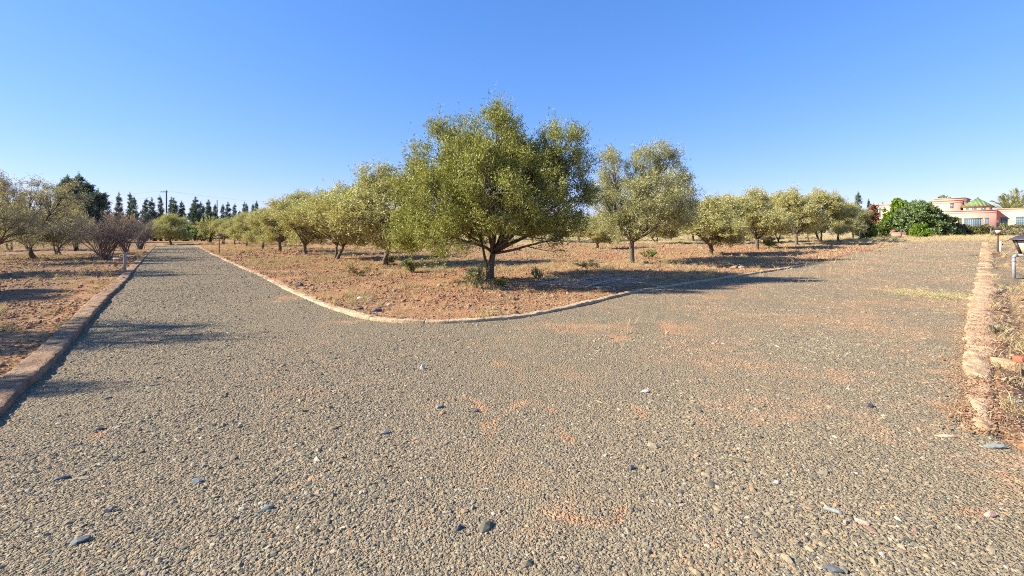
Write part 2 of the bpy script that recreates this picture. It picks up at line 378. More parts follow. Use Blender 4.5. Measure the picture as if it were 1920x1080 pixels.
def seg_dist(pts, line):
    d = np.full(len(pts), 1e9)
    for a, b in zip(line[:-1], line[1:]):
        ab = b - a; t = np.clip(((pts - a) @ ab) / (ab @ ab + 1e-12), 0, 1)
        d = np.minimum(d, np.linalg.norm(pts - a - t[:, None] * ab, axis=1))
    return d
def inside(pts, pl):
    c = np.zeros(len(pts), bool); x, y = pts[:, 0], pts[:, 1]
    for (x1, y1), (x2, y2) in zip(pl, np.roll(pl, -1, 0)):
        k = (y1 > y) != (y2 > y)
        if not k.any(): continue
        xi = (x2 - x1) * (y - y1) / (y2 - y1 + 1e-12) + x1
        c ^= k & (x < xi)
    return c
def sdf(pts):
    pl = np.vstack([poly, poly[:1]])
    d = seg_dist(pts, pl); return np.where(inside(pts, poly), -d, d)
rline = np.vstack([right_mid[:, :2]])
right_zone = np.vstack([rline, [[6.5, 1.8]], [[60, -3]], [[95, 60]], [right_mid[0, :2]]])
def ragged(x, y): return smooth(11.5, 13.0, x) * smooth(12, 15, y)      # where no kerb bounds the gravel
def soil_und(x, y):
    return 0.09 * (vnoise(x, y, 1.3, 1) - 0.5) + 0.13 * (vnoise(x, y, 3.7, 2) - 0.5) + 0.045 * (vnoise(x, y, 0.35, 3) - 0.5)
def soil_z(x, y, d=None):
    pts = np.stack([x, y], 1)
    if d is None: d = sdf(pts)
    t = smooth(-0.12, 0.22, d)
    low = np.where(inside(pts, right_zone), 0.17, 0.0) * smooth(0.1, 0.6, d)
    near = smooth(0.0, 2.5, d)
    far = 1 - smooth(60, 120, np.hypot(x, y))
    return G(x, y) + (1 - t) * -0.07 + t * (0.025 + soil_und(x, y) * (0.35 + 0.65 * near) * far) - low
def gravel_z(x, y, d=None):
    if d is None: d = sdf(np.stack([x, y], 1))
    rg = ragged(x, y)
    dd = d + rg * 1.6 * (vnoise(x, y, 1.6, 9) - 0.5) + 0.1 * (vnoise(x, y, 0.3, 8) - 0.5)
    return G(x, y) + 0.012 * (vnoise(x, y, 0.8, 5) - 0.5) + 0.03 * (vnoise(x, y, 2.6, 6) - 0.5) + 0.035 * rg - 0.16 * smooth(0.02, 0.5, dd)

def polar(rmin, rmax, ratio, fine=0.33, coarse=6.0, half=64):
    r = [rmin]
    while r[-1] < rmax: r.append(r[-1] * ratio)
    r = np.array(r)
    a = np.concatenate([np.arange(-half, half, fine), np.arange(half, 360 - half, coarse)]); a = np.radians(90 - a)
    A, Rr = np.meshgrid(a, r); x = (Rr * np.cos(A)).ravel(); y = (Rr * np.sin(A)).ravel()
    n = len(a); m = len(r)
    i, j = np.meshgrid(np.arange(m - 1), np.arange(n), indexing='ij'); k = (j + 1) % n
    Fq = np.stack([i * n + j, i * n + k, (i + 1) * n + k, (i + 1) * n + j], -1).reshape(-1, 4)[:, ::-1]
    return x, y, Fq, n
# soil: the one ground sheet, out to the horizon
x, y, Fq, n = polar(0.6, 2500, 1.021)
z = soil_z(x, y)
V = np.stack([x, y, z], 1); V = np.vstack([V, [[0, 0, -0.07]]]); c = len(V) - 1
tri = np.array([[(j + 1) % n, j, c] for j in range(n)])
me = mesh_np('ground', V, [Fq, tri], smooth_=True)
s_ = 0.724 * V[:, 0] + 0.69 * V[:, 1]
straw = smooth(58, 74, s_) * 0.95 + 0.42 * smooth(26, 50, s_ + 6 * vnoise(V[:, 0], V[:, 1], 6, 4)) * (1 - smooth(58, 74, s_)) + 0.25 * smooth(30, 60, V[:, 1]) + 0.30 * smooth(0.62, 0.75, vnoise(V[:, 0], V[:, 1], 2.3, 14)); straw *= np.where(V[:, 0] + 0.76 * V[:, 1] + 2.0 < 0, 0.6, 1)
for (bx, by, br) in ((5.5, 20.5, 3.0), (-3, 21.5, 3.5), (12, 16, 2), (-15, 28, 4)):
    straw += 0.35 * np.exp(-((V[:, 0] - bx) ** 2 + (V[:, 1] - by) ** 2) / br ** 2)
a = me.attributes.new('straw', 'FLOAT', 'POINT'); a.data.foreach_set('value', np.clip(straw, 0, 1).astype(np.float32))
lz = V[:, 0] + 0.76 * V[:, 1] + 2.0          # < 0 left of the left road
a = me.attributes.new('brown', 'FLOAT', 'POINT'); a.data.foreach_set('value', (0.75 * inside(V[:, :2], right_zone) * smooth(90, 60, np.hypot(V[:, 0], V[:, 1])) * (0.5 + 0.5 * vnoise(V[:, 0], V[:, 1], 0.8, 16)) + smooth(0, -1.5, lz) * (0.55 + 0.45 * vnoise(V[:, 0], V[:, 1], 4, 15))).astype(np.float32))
tag(link('ground', me, None, M['soil']), 'red orange soil of the olive grove with dry straw', kind='structure')
# gravel of the two roads and the forecourt between them
x, y, Fq, n = polar(0.8, 85, 1.0125, 0.30)
d = sdf(np.stack([x, y], 1)); z = gravel_z(x, y, d); keep = d < 0.55 + 1.4 * ragged(x, y)
Fq = Fq[keep[Fq].all(1)]
used, inv = np.unique(Fq, return_inverse=True)
me = gravel_me = mesh_np('gravel_road', np.stack([x, y, z], 1)[used], inv.reshape(-1, 4), smooth_=True)
tag(link('gravel_road', me, None, M['gravel']), 'grey brown gravel surface where two tracks meet', kind='structure')

# kerbs ------------------------------------------------------------
def resample(L_, step):
    L_ = np.asarray(L_, float)[:, :2]; s = np.concatenate([[0], np.cumsum(np.linalg.norm(np.diff(L_, axis=0), axis=1))])
    t = np.arange(0, s[-1], step); return np.stack([np.interp(t, s, L_[:, 0]), np.interp(t, s, L_[:, 1])], 1), t
def chaikin(L_, n=2):
    L_ = np.asarray(L_)[:, :2]
    for _ in range(n):
        q = L_[:-1] * .75 + L_[1:] * .25; r = L_[:-1] * .25 + L_[1:] * .75
        L_ = np.vstack([L_[:1], np.stack([q, r], 1).reshape(-1, 2), L_[-1:]])
    return L_
def kerb(name, line, width, height, mat, side=0.0, step=0.12, rough=0.006, wv=0.0, hfun=None, label='', joint=0.0, mound=False):
    """side: -1 puts the strip left of the line (looking along it), 1 right, 0 centred"""
    p, t = resample(line, step)
    if joint:
        js = np.arange(joint * 0.6, t[-1], joint); js = js + 0.12 * np.sin(js * 7.3)
        tt = np.unique(np.concatenate([t, js - 0.012, js, js + 0.012])); p = np.stack([np.interp(tt, t, p[:, 0]), np.interp(tt, t, p[:, 1])], 1); t = tt
        dip = np.isin(t, js).astype(float); blk = np.searchsorted(js, t); tilt = (np.sin(blk * 12.9898) * 43758.5) % 1.0 - 0.5
    else: dip = np.zeros(len(t)); tilt = dip
    dirs = np.gradient(p, t, axis=0); dirs /= np.linalg.norm(dirs, axis=1)[:, None] + 1e-9
    nr = np.stack([dirs[:, 1], -dirs[:, 0]], 1)
    if mound: prof = [(-0.62, -0.14), (-0.58, 0.05), (-0.5, 0.35), (-0.42, 0.62), (-0.32, 0.82), (-0.2, 0.95), (-0.08, 1.0), (0.04, 1.02), (0.16, 1.0), (0.28, 0.97), (0.38, 0.9), (0.46, 0.7), (0.5, 0.2), (0.54, -0.22)]
    else: prof = [(-0.5, -0.16), (-0.5, 0.55), (-0.475, 0.85), (-0.42, 0.98), (-0.3, 1.01), (-0.15, 1.02), (0.0, 1.03), (0.15, 1.02), (0.3, 1.01), (0.42, 0.98), (0.475, 0.85), (0.5, 0.55), (0.5, -0.16)]
    V = []
    W = width * np.ones(len(t)) if np.isscalar(width) else np.interp(np.linspace(0, 1, len(t)), np.linspace(0, 1, len(width)), width)
    gz = G(p[:, 0], p[:, 1]); hh = height * (np.ones(len(t)) if hfun is None else hfun(t / t[-1]))
    for k, (a, b) in enumerate(prof):
        edge = abs(a) / 0.5; sg = 1 if a > 0 else -1
        wj = W * wv * (vnoise(t, t * 0 + (5 if a > 0 else 0), 0.5, 21) - 0.5) * sg + W * wv * 0.8 * (vnoise(t, t * 0 + (9 if a > 0 else 2), 0.11, 22) - 0.5) * sg * (edge > 0.6)
        q = p + nr * ((a + side * 0.5) * W + wj * edge - dip * 0.012 * sg * (edge > 0.9))[:, None]
        top = 1.0 if b > 0 else 0.0
        zz = gz + (hh * b if b > 0 else b) + top * (rough * 1.6 * (vnoise(q[:, 0], q[:, 1], 0.10, 50) - 0.5) + rough * 1.3 * (vnoise(q[:, 0], q[:, 1], 0.04, 51) - 0.5) + rough * 1.5 * (vnoise(q[:, 0], q[:, 1], 0.6, 52) - 0.5) - dip * 0.022 + tilt * 0.010)
        V.append(np.stack([q[:, 0], q[:, 1], zz], 1))
    n = len(p); m = len(prof); V = np.stack(V, 1).reshape(-1, 3)
    i, j = np.meshgrid(np.arange(n - 1), np.arange(m - 1), indexing='ij')
    Fq = np.stack([i * m + j, i * m + j + 1, (i + 1) * m + j + 1, (i + 1) * m + j], -1).reshape(-1, 4)
    caps = np.array([list(range(m))[::-1], [(n - 1) * m + k for k in range(m)]])
    me = mesh_np(name, V, [Fq, caps], smooth_=False)
    return tag(link(name, me, None, mat), label, kind='structure')
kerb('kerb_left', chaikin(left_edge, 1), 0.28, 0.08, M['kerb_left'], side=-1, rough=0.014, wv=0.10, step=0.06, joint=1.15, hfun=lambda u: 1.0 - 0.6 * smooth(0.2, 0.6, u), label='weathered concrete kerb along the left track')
kerb('kerb_middle', chaikin(mid_line, 2), 0.16, 0.05, M['kerb'], side=0, rough=0.012, wv=0.18, step=0.07, joint=1.0,
     hfun=lambda u: -0.05 + 0.25 * smooth(0.2, 0.5, u) + 0.25 * vnoise(u * 60, u * 0, 2.0, 33) * (1 - smooth(0.5, 0.7, u)) + 0.80 * smooth(0.62, 0.74, u), label='pale curved concrete kerb around the olive plot')
Wr = np.linalg.norm(right_out[:, :2] - right_in[:, :2], axis=1)
kerb('kerb_right', chaikin(right_mid, 2), np.array([0.42, 0.42, 0.42, 0.42, 0.42, 0.42, 0.42, 0.40, 0.36, 0.30, 0.12]), 0.042, M['kerb_earth'], side=0, step=0.025, rough=0.020, wv=0.22, mound=True, label='crumbling earth covered kerb along the right track')
q0, q1 = P(1858, 680), P(1935, 690)
kerb('kerb_cross', np.array([q0, q1]), 0.22, 0.06, M['kerb_earth'], side=0, rough=0.01, wv=0.1, label='short pale concrete strip crossing right of the kerb')

# ------------------------------------------------------------------ scattered stones, clods and straw (stuff)
def rock_mesh(name, seed, flat=0.55, sub=1, mat=None):
    import bmesh
    bm = bmesh.new(); bmesh.ops.create_icosphere(bm, subdivisions=sub, radius=1.0)
    r = random.Random(seed)
    ax = [Vector((r.gauss(0, 1), r.gauss(0, 1), r.gauss(0, 1))).normalized() for _ in range(7)]
    ct = [r.uniform(0.55, 0.85) for _ in range(7)]
    for v in bm.verts:
        for a_, c_ in zip(ax, ct):
            dd = v.co.dot(a_)
            if dd > c_: v.co -= a_ * (dd - c_)
        v.co *= r.uniform(0.93, 1.07)
        v.co.y *= 0.78; v.co.z *= flat
    me = bpy.data.meshes.new(name); bm.to_mesh(me); bm.free()
    if mat: me.materials.append(mat)
    return me
def scatter(name, pos, rot, scl, meshes, label, kind='stuff'):
    """one object whose points carry instances of a few small meshes"""
    col = bpy.data.collections.new(name + '_shapes')
    for i, me in enumerate(meshes):
        col.objects.link(bpy.data.objects.new('%s_shape_%d' % (name, i), me))
    me = bpy.data.meshes.new(name); n = len(pos)
    me.vertices.add(n); me.vertices.foreach_set('co', np.asarray(pos, np.float32).ravel())
    for nm, arr in (('rot', rot), ('scl', scl)):
        a = me.attributes.new(nm, 'FLOAT_VECTOR', 'POINT'); a.data.foreach_set('vector', np.asarray(arr, np.float32).ravel())
    a = me.attributes.new('pick', 'INT', 'POINT'); a.data.foreach_set('value', rng.integers(0, len(meshes), n).astype(np.int32))
    o = link(name, me); tag(o, label, kind=kind)
    ng = bpy.data.node_groups.new(name, 'GeometryNodeTree'); N, L = ng.nodes, ng.links
    ng.interface.new_socket('Geometry', in_out='INPUT', socket_type='NodeSocketGeometry'); ng.interface.new_socket('Geometry', in_out='OUTPUT', socket_type='NodeSocketGeometry')
    gi, go = N.new('NodeGroupInput'), N.new('NodeGroupOutput')
    ci = N.new('GeometryNodeCollectionInfo'); ci.inputs['Collection'].default_value = col; ci.inputs['Separate Children'].default_value = True; ci.inputs['Reset Children'].default_value = True
    ip = N.new('GeometryNodeInstanceOnPoints'); ip.inputs['Pick Instance'].default_value = True
    def na(nm, t):
        k = N.new('GeometryNodeInputNamedAttribute'); k.data_type = t; k.inputs['Name'].default_value = nm; return [s for s in k.outputs if s.enabled][0]
    er = N.new('FunctionNodeEulerToRotation'); L.new(na('rot', 'FLOAT_VECTOR'), er.inputs[0])
    L.new(gi.outputs[0], ip.inputs['Points']); L.new(ci.outputs[0], ip.inputs['Instance']); L.new(na('pick', 'INT'), ip.inputs['Instance Index'])
    L.new(er.outputs[0], ip.inputs['Rotation']); L.new(na('scl', 'FLOAT_VECTOR'), ip.inputs['Scale']); L.new(ip.outputs[0], go.inputs[0])
    md = o.modifiers.new('scatter', 'NODES'); md.node_group = ng
    return o
def sector_points(n, rmin, rmax, half_deg=50.5, p=1.0):
    """random points in the sector ahead; density per square metre falls with distance as r^(-p)"""
    e = 2 - p; u = rng.random(n); r = (rmin ** e + u * (rmax ** e - rmin ** e)) ** (1 / e)
    a = np.radians(90 - rng.uniform(-half_deg, half_deg, n)); return r * np.cos(a), r * np.sin(a)

PATCH = []
for (bx, by, bw, bh) in ((1070, 613, 110, 12), (1150, 630, 60, 12), (975, 684, 42, 10), (870, 752, 40, 10), (905, 772, 40, 12), (590, 880, 22, 16), (1255, 614, 50, 12), (530, 560, 60, 10), (640, 606, 30, 7), (705, 702, 26, 7),
                         (948, 770, 26, 14), (1375, 541, 24, 7), (1560, 702, 34, 8), (1460, 745, 40, 8), (1895, 870, 70, 26), (1760, 772, 60, 16), (1640, 590, 50, 8), (1340, 640, 40, 6), (1000, 830, 50, 16), (1210, 770, 60, 12), (1340, 560, 40, 6), (1790, 690, 26, 60), (1720, 940, 60, 16), (1100, 960, 60, 18), (1330, 1010, 40, 12), (520, 700, 40, 8), (230, 800, 30, 8)):
    q = P(bx, by); PATCH.append((q[0], q[1], bw * q[1] / F_PX, bh * q[1] ** 2 / (F_PX * 1.6)))
def bare(x, y):
    v = np.zeros(len(x)); wx = x + 0.9 * (vnoise(x, y, 0.35, 91) - 0.5); wy = y + 0.9 * (vnoise(x, y, 0.35, 92) - 0.5)
    for (a_, b_, c_, d_) in PATCH: v = np.maximum(v, 1 - smooth(0.3, 1.1, np.hypot((wx - a_) / c_, (wy - b_) / d_)))
    return v * (0.5 + 0.5 * smooth(0.3, 0.55, vnoise(x, y, 0.22, 93)))
_co = np.zeros(len(gravel_me.vertices) * 3, np.float32); gravel_me.vertices.foreach_get('co', _co); _co = _co.reshape(-1, 3)
a = gravel_me.attributes.new('bare', 'FLOAT', 'POINT'); a.data.foreach_set('value', bare(_co[:, 0], _co[:, 1]).astype(np.float32))
rocks = [rock_mesh('pebble_%d' % i, 100 + i, f, 1, M['pebble']) for i, f in enumerate((0.38, 0.5, 0.62, 0.3, 0.45, 0.7))]
x, y = sector_points(1250000, 1.7, 62, 57, 1.42)
d = sdf(np.stack([x, y], 1)); k = (d < 0.0) & (rng.random(len(x)) > 0.68 * bare(x, y)); x, y, d = x[k], y[k], d[k]
n = len(x); rad = 0.0046 * np.exp(rng.normal(-0.06, 0.45, n)) * (0.72 + 0.6 * vnoise(x, y, 1.4, 77)) * np.where(x < 0, 1 + 0.03 * np.clip(-x, 0, 4), 1) * (1 + 0.065 * np.hypot(x, y)); big = rng.random(n) < 0.004; rad[big] *= rng.uniform(1.5, 2.4, big.sum())
z = gravel_z(x, y, d) + rad * 0.06
scl = np.stack([rad * rng.uniform(0.9, 1.45, n), rad, rad * rng.uniform(0.6, 1.1, n)], 1)
rot = np.stack([rng.normal(0, 0.18, n), rng.normal(0, 0.18, n), rng.uniform(0, 6.28, n)], 1)
scatter('gravel_stones', np.stack([x, y, z], 1), rot, scl, rocks, 'loose grey, tan and slate stones covering the tracks')

clods = [rock_mesh('clod_%d' % i, 300 + i, f, 1, M['clod']) for i, f in enumerate((0.55, 0.7, 0.85, 0.6))]
x, y = sector_points(250000, 2.5, 48, 57, 1.2)
d = sdf(np.stack([x, y], 1)); k = (d > 0.12) & ~(inside(np.stack([x, y], 1), right_zone) & (rng.random(len(x)) < 0.75)) & (vnoise(x, y, 1.1, 71) + 0.35 * rng.random(len(x)) > 0.42); x, y, d = x[k], y[k], d[k]
n = len(x); rad = 0.0105 * np.exp(rng.normal(0, 0.55, n)) * (1 + 0.035 * np.hypot(x, y))
z = soil_z(x, y, d) + rad * 0.2
scl = np.stack([rad * rng.uniform(0.9, 1.4, n), rad, rad * rng.uniform(0.7, 1.1, n)], 1)
rot = np.stack([rng.normal(0, 0.4, n), rng.normal(0, 0.4, n), rng.uniform(0, 6.28, n)], 1)
scatter('soil_clods', np.stack([x, y, z], 1), rot, scl, clods, 'red soil clods and small stones on the ground under the olives')
t = rng.random(15000); tt = t * (len(right_mid) - 1); i0 = np.minimum(tt.astype(int), len(right_mid) - 2); fr_ = (tt - i0)[:, None]
q = right_mid[i0, :2] * (1 - fr_) + right_mid[i0 + 1, :2] * fr_ + rng.normal(0, 0.11, (15000, 2)); n = len(q); rad = 0.0052 * np.exp(rng.normal(0, 0.5, n)) * (1 + 0.03 * q[:, 1])
scatter('kerb_rubble', np.stack([q[:, 0], q[:, 1], G(q[:, 0], q[:, 1]) + 0.036 + rng.uniform(-0.012, 0.012, n)], 1), np.stack([rng.normal(0, .4, n), rng.normal(0, .4, n), rng.uniform(0, 6.28, n)], 1), np.stack([rad * 1.2, rad, rad * 0.7], 1), clods, 'crumbled earth and pebbles lying along the right kerb')
# stony ground right of the right kerb
x, y = sector_points(60000, 3.0, 32, 52, 0.6); k = inside(np.stack([x, y], 1), right_zone) & (seg_dist(np.stack([x, y], 1), rline) > 0.28); x, y = x[k], y[k]
n = len(x); rad = 0.013 * np.exp(rng.normal(0, 0.45, n)) * (1 + 0.03 * np.hypot(x, y)); z = soil_z(x, y) + rad * 0.2
scatter('rubble_stones', np.stack([x, y, z], 1), np.stack([rng.normal(0, .4, n), rng.normal(0, .4, n), rng.uniform(0, 6.28, n)], 1),
        np.stack([rad * rng.uniform(0.9, 1.6, n), rad, rad * 0.8], 1), rocks, 'stony rubble on the lower ground right of the kerb')

def blades_mesh(name, nb, h, spread, lean, w, seed, flat=False):
    r = np.random.default_rng(seed); V = []; Fq = []; rn = []
    for i in range(nb):
        a = r.uniform(0, 6.28); b0 = np.array([r.normal(0, spread), r.normal(0, spread), 0]); hh = h * r.uniform(0.45, 1.1)
        if flat: dr = np.array([math.cos(a), math.sin(a), r.uniform(0.0, 0.25)]); up = np.array([0, 0, 0.012])
        else: dr = np.array([math.cos(a) * lean * r.uniform(0.1, 1), math.sin(a) * lean * r.uniform(0.1, 1), 1.0]); up = np.zeros(3)
        dr /= np.linalg.norm(dr); side = np.cross(dr, [math.cos(a + 1.3), math.sin(a + 1.3), 0.3]); side /= np.linalg.norm(side) + 1e-9
        k = len(V); mid = b0 + up + dr * hh * 0.55; tip = b0 + up + dr * hh + np.array([math.cos(a), math.sin(a), -0.4]) * hh * 0.18 * (not flat)
        V += [b0 + up - side * w, b0 + up + side * w, mid + side * w * 0.8, mid - side * w * 0.8, tip]
        Fq += [[k, k + 1, k + 2, k + 3]]; Fq += [[k + 3, k + 2, k + 4, k + 4]]; rn += [r.random()] * 2
    quads = np.array([f for f in Fq if f[2] != f[3]]); tris = np.array([f[:3] for f in Fq if f[2] == f[3]])
    return mesh_np(name, V, [quads, tris], rnd=np.array([rn[0]] * 0 + [v for v in rn[::2]] + [v for v in rn[::2]]))
tufts = [blades_mesh('tuft_%d' % i, 26, 0.22, 0.05, 0.9, 0.0035, 400 + i) for i in range(4)]
for t in tufts: t.materials.append(M['straw'])
litter = [blades_mesh('litter_%d' % i, 5, 0.16, 0.10, 0.5, 0.0022, 440 + i, True) for i in range(4)]
for t in litter: t.materials.append(M['straw'])
# dry grass tufts in the grove and in the field before the villa
x, y = sector_points(60000, 7, 85, 52, 1.0); d = sdf(np.stack([x, y], 1)); s_ = 0.724 * x + 0.69 * y
dens = 0.12 + 0.6 * smooth(0.55, 0.7, vnoise(x, y, 2.0, 81)) + 0.9 * smooth(56, 70, s_) + 0.25 * smooth(30, 45, y)
for (bx, by, br) in ((5.5, 20.5, 2.5), (-3, 21.0, 3.0), (1.6, 20.5, 2.0), (-13, 24, 4), (-30, 28, 5)): dens += 0.8 * np.exp(-((x - bx) ** 2 + (y - by) ** 2) / br ** 2)
k = (d > 0.2) & (rng.random(len(x)) < dens * 0.55 * np.where(x + 0.76 * y + 2.0 < 0, 0.45, 1)); x, y, d = x[k], y[k], d[k]; n = len(x)
sc_ = rng.uniform(0.5, 1.25, n) * (0.8 + 0.010 * np.hypot(x, y))
scatter('dry_grass', np.stack([x, y, soil_z(x, y, d)], 1), np.stack([rng.normal(0, .1, n), rng.normal(0, .1, n), rng.uniform(0, 6.28, n)], 1), np.stack([sc_, sc_, sc_ * rng.uniform(0.6, 1.1, n)], 1), tufts, 'dry straw coloured grass tufts on the red soil and field')
# straw litter lying about
x, y = sector_points(16000, 2.6, 34, 52, 0.9); d = sdf(np.stack([x, y], 1))
k = (d > 0.1) | (rng.random(len(x)) < (0.02 + 0.12 * smooth(0, 6, x)) * smooth(3.0, 7.0, np.hypot(x, y))); x, y, d = x[k], y[k], d[k]; n = len(x)
z = np.maximum(np.where(d < 0.3, gravel_z(x, y, d), -9), soil_z(x, y, d)) + 0.004; sc_ = rng.uniform(0.4, 1.1, n)
scatter('straw_litter', np.stack([x, y, z], 1), np.stack([np.zeros(n), np.zeros(n), rng.uniform(0, 6.28, n)], 1), np.stack([sc_, sc_, sc_], 1), litter, 'broken dry stalks lying on soil and gravel')
# upright stubble beside the kerb and along the ragged gravel edge
stub = [blades_mesh('stub_%d' % i, 4, 0.34, 0.05, 0.35, 0.006, 480 + i) for i in range(4)]
for t in stub: t.materials.append(M['straw'])
X, Y = [], []
for (px0, py0, px1, py1, cnt, sp) in ((1130, 530, 1250, 525, 40, 0.35), (1200, 520, 1330, 512, 50, 0.5), (1330, 535, 1420, 516, 26, 0.25), (1290, 496, 1480, 492, 60, 0.6), (1430, 500, 1600, 486, 90, 0.8),
                                  (1430, 478, 1620, 472, 50, 1.0), (1560, 470, 1720, 462, 40, 1.2), (1880, 640, 1915, 830, 18, 0.10), (1180, 600, 1290, 640, 5, 0.3), (1440, 530, 1560, 500, 30, 0.7)):
    t = rng.random(cnt); A = np.array([P(px0 + (px1 - px0) * u, py0 + (py1 - py0) * u) for u in t]); X.append(A[:, 0] + rng.normal(0, sp, cnt)); Y.append(A[:, 1] + rng.normal(0, sp, cnt))
x, y = np.concatenate(X), np.concatenate(Y); d = sdf(np.stack([x, y], 1)); n = len(x)
z = np.maximum(np.where(d < 0.3, gravel_z(x, y, d), -9), soil_z(x, y, d)); sc_ = rng.uniform(0.4, 1.0, n) * np.clip(np.hypot(x, y) / 9, 0.4, 1)
scatter('dry_stubble', np.stack([x, y, z], 1), np.stack([rng.normal(0, .12, n), rng.normal(0, .12, n), rng.uniform(0, 6.28, n)], 1), np.stack([sc_, sc_, sc_], 1), stub, 'upright dry stalks beside the kerb in the shade')
# yellow green weed patch on the gravel
cx_, cy_, _ = P(1750, 553); n = 300; x = cx_ + rng.normal(0, 0.45, n); y = cy_ + rng.normal(0, 0.55, n)
wt = [blades_mesh('weed_tuft_%d' % i, 16, 0.07, 0.04, 1.6, 0.003, 500 + i) for i in range(3)]
for t in wt: t.materials.append(M['weed'] if t is wt[0] else M['straw'])
scatter('weed_patch', np.stack([x, y, gravel_z(x, y)], 1), np.stack([np.zeros(n), np.zeros(n), rng.uniform(0, 6.28, n)], 1), np.full((n, 3), 0.9), wt, 'yellow green weed patch on the gravel near the right kerb')

# ------------------------------------------------------------------ single stones one can point at
def stone(px, py, w, dims, rz, matname, label, name='stone', seed=0, group=None):
    p = P(px, py); me = rock_mesh(name, 700 + seed, dims[2], 2)
    dpt = sdf(np.array([[p[0], p[1]]])); base = max(float(gravel_z(p[:1], p[1:2], dpt)[0]) if dpt[0] < 0.3 else -9, float(soil_z(p[:1], p[1:2], dpt)[0]))
    wm = w * p[1] / F_PX * 0.5
    o = link(name, me, None, M[matname]); o.location = (p[0], p[1], base + wm * dims[2] * 0.45); o.scale = (wm * dims[0], wm * dims[1], wm); o.rotation_euler = (0.08, -0.1, rz)
    tag(o, label, 'stone', group); return o
M['slate'] = make_flat('slate_stone', (0.10, 0.105, 0.115), 0.15, 3, 0.7, 0.3); M['pale_stone'] = make_flat('pale_stone', (0.62, 0.57, 0.50), 0.08, 3, 0.8, 0.2)
M['pink_stone'] = make_flat('pink_stone', (0.50, 0.30, 0.25), 0.1, 3, 0.8, 0.2); M['tan_stone'] = make_flat('tan_stone', (0.42, 0.34, 0.25), 0.1, 3, 0.85, 0.2); M['green_stone'] = make_flat('grey_stone', (0.25, 0.27, 0.25), 0.1, 3, 0.8, 0.2)
for i, a_ in enumerate([
    (152, 1014, 34, (1.0, .7, .32), .5, 'slate', 'long dark slate on the gravel near the bottom left corner'),
    (118, 896, 28, (1.0, .5, .3), .6, 'slate', 'flat dark olive grey shard in the gravel on the left'),
    (367, 904, 24, (1.0, .6, .45), .1, 'green_stone', 'rounded grey stone left of the middle of the gravel'),
    (187, 806, 18, (1.0, .6, .5), .1, 'slate', 'small black stone on gravel below the left shadows'),
    (500, 955, 26, (1.0, .7, .4), .7, 'green_stone', 'grey green stone among darker chips lower left of centre'),
    (202, 958, 17, (.9, .8, .7), .4, 'tan_stone', 'small brown standing pebble right of the flat dark shard'),
    (793, 692, 13, (.8, .8, .9), .4, 'pale_stone', 'bright white pebble in the middle of the gravel'),
    (722, 811, 20, (1.0, .6, .4), .4, 'green_stone', 'grey pointed stone below the white pebble'),
    (892, 771, 18, (1.0, .5, .45), 0, 'slate', 'dark flat stone beside an orange earth patch'),
    (823, 763, 17, (1.0, .8, .5), .4, 'green_stone', 'two toned grey stone left of the dark flat one'),
    (861, 988, 18, (.9, .7, .6), 1.2, 'slate', 'dark blue grey stone low in the centre'),
    (1208, 734, 20, (1.0, .7, .3), .2, 'pale_stone', 'pale flat stone on gravel right of centre'),
    (1630, 761, 17, (.9, .8, .7), .2, 'slate', 'round blue grey pebble right of centre'),
    (1615, 978, 28, (1.0, .55, .4), -.8, 'pink_stone', 'long pink stone lower right'),
    (1562, 958, 34, (1.0, .32, .28), -.8, 'green_stone', 'long grey green splinter left of the pink stone'),
    (1856, 966, 24, (1.0, .6, .5), 0, 'pink_stone', 'pink lump of stone near the lower right edge'),
    (1560, 1068, 36, (1.0, .5, .3), -.5, 'slate', 'dark slate slab at the bottom edge right of centre'),
    (1866, 838, 46, (1.0, .45, .22), -.1, 'green_stone', 'flat grey slab beyond the end of the right kerb'),
    (1770, 818, 34, (1.0, .4, .2), -.4, 'tan_stone', 'flat tan slab left of the end of the right kerb'),
    (1905, 748, 30, (1.0, .6, .35), -.3, 'green_stone', 'grey rock among dry stalks right of the kerb'),
    (1185, 878, 17, (.9, .8, .6), .2, 'slate', 'dark blue stone below the centre right gravel'),
    (1455, 905, 15, (.9, .8, .5), .2, 'pale_stone', 'small pale stone on lower right gravel'),
    (694, 567, 14, (.9, .8, .8), .2, 'pink_stone', 'pinkish angular rock on soil just inside the kerb bend'),
    (675, 564, 16, (1, .8, .6), .2, 'pale_stone', 'whitish rock left of the pinkish angular rock'),
    (708, 584, 20, (1, .7, .6), .2, 'slate', 'dark grey rock touching the kerb bend'),
    (676, 581, 12, (1, .8, .6), .2, 'slate', 'small dark rock left of the grey rock at the kerb'),
    (729, 573, 9, (1, .8, .7), .2, 'pale_stone', 'small whitish rock right of the angular rock'),
    (561, 538, 16, (1, .8, .6), .5, 'slate', 'dark stone beside the left end of the curved kerb'),
    (955, 588, 11, (1, .8, .7), .5, 'pink_stone', 'pale pink stone on soil behind the kerb under the big olive'),
    (868, 512, 17, (1, .7, .5), .1, 'brick', 'rusty red flat stone left of the big olive trunk'),
    (1210, 499, 12, (1, .9, .8), .1, 'slate', 'black lump at the edge of the olive shade'),
    (1868, 613, 22, (1, .6, .3), .3, 'pale_stone', 'pale flat stone right of the kerb'),
]):
    stone(*a_, seed=i)
# a broken red brick end on the cross strip
p = P(1916, 678, 0.06); b = MB().box((0, 0, 0.035), (0.16, 0.09, 0.07), 0.2, 1, 0.006).build('brick', M['brick']); b.location = (p[0], p[1], p[2] + 0.055); tag(b, 'broken red brick lying on the pale strip at the right edge', 'brick')

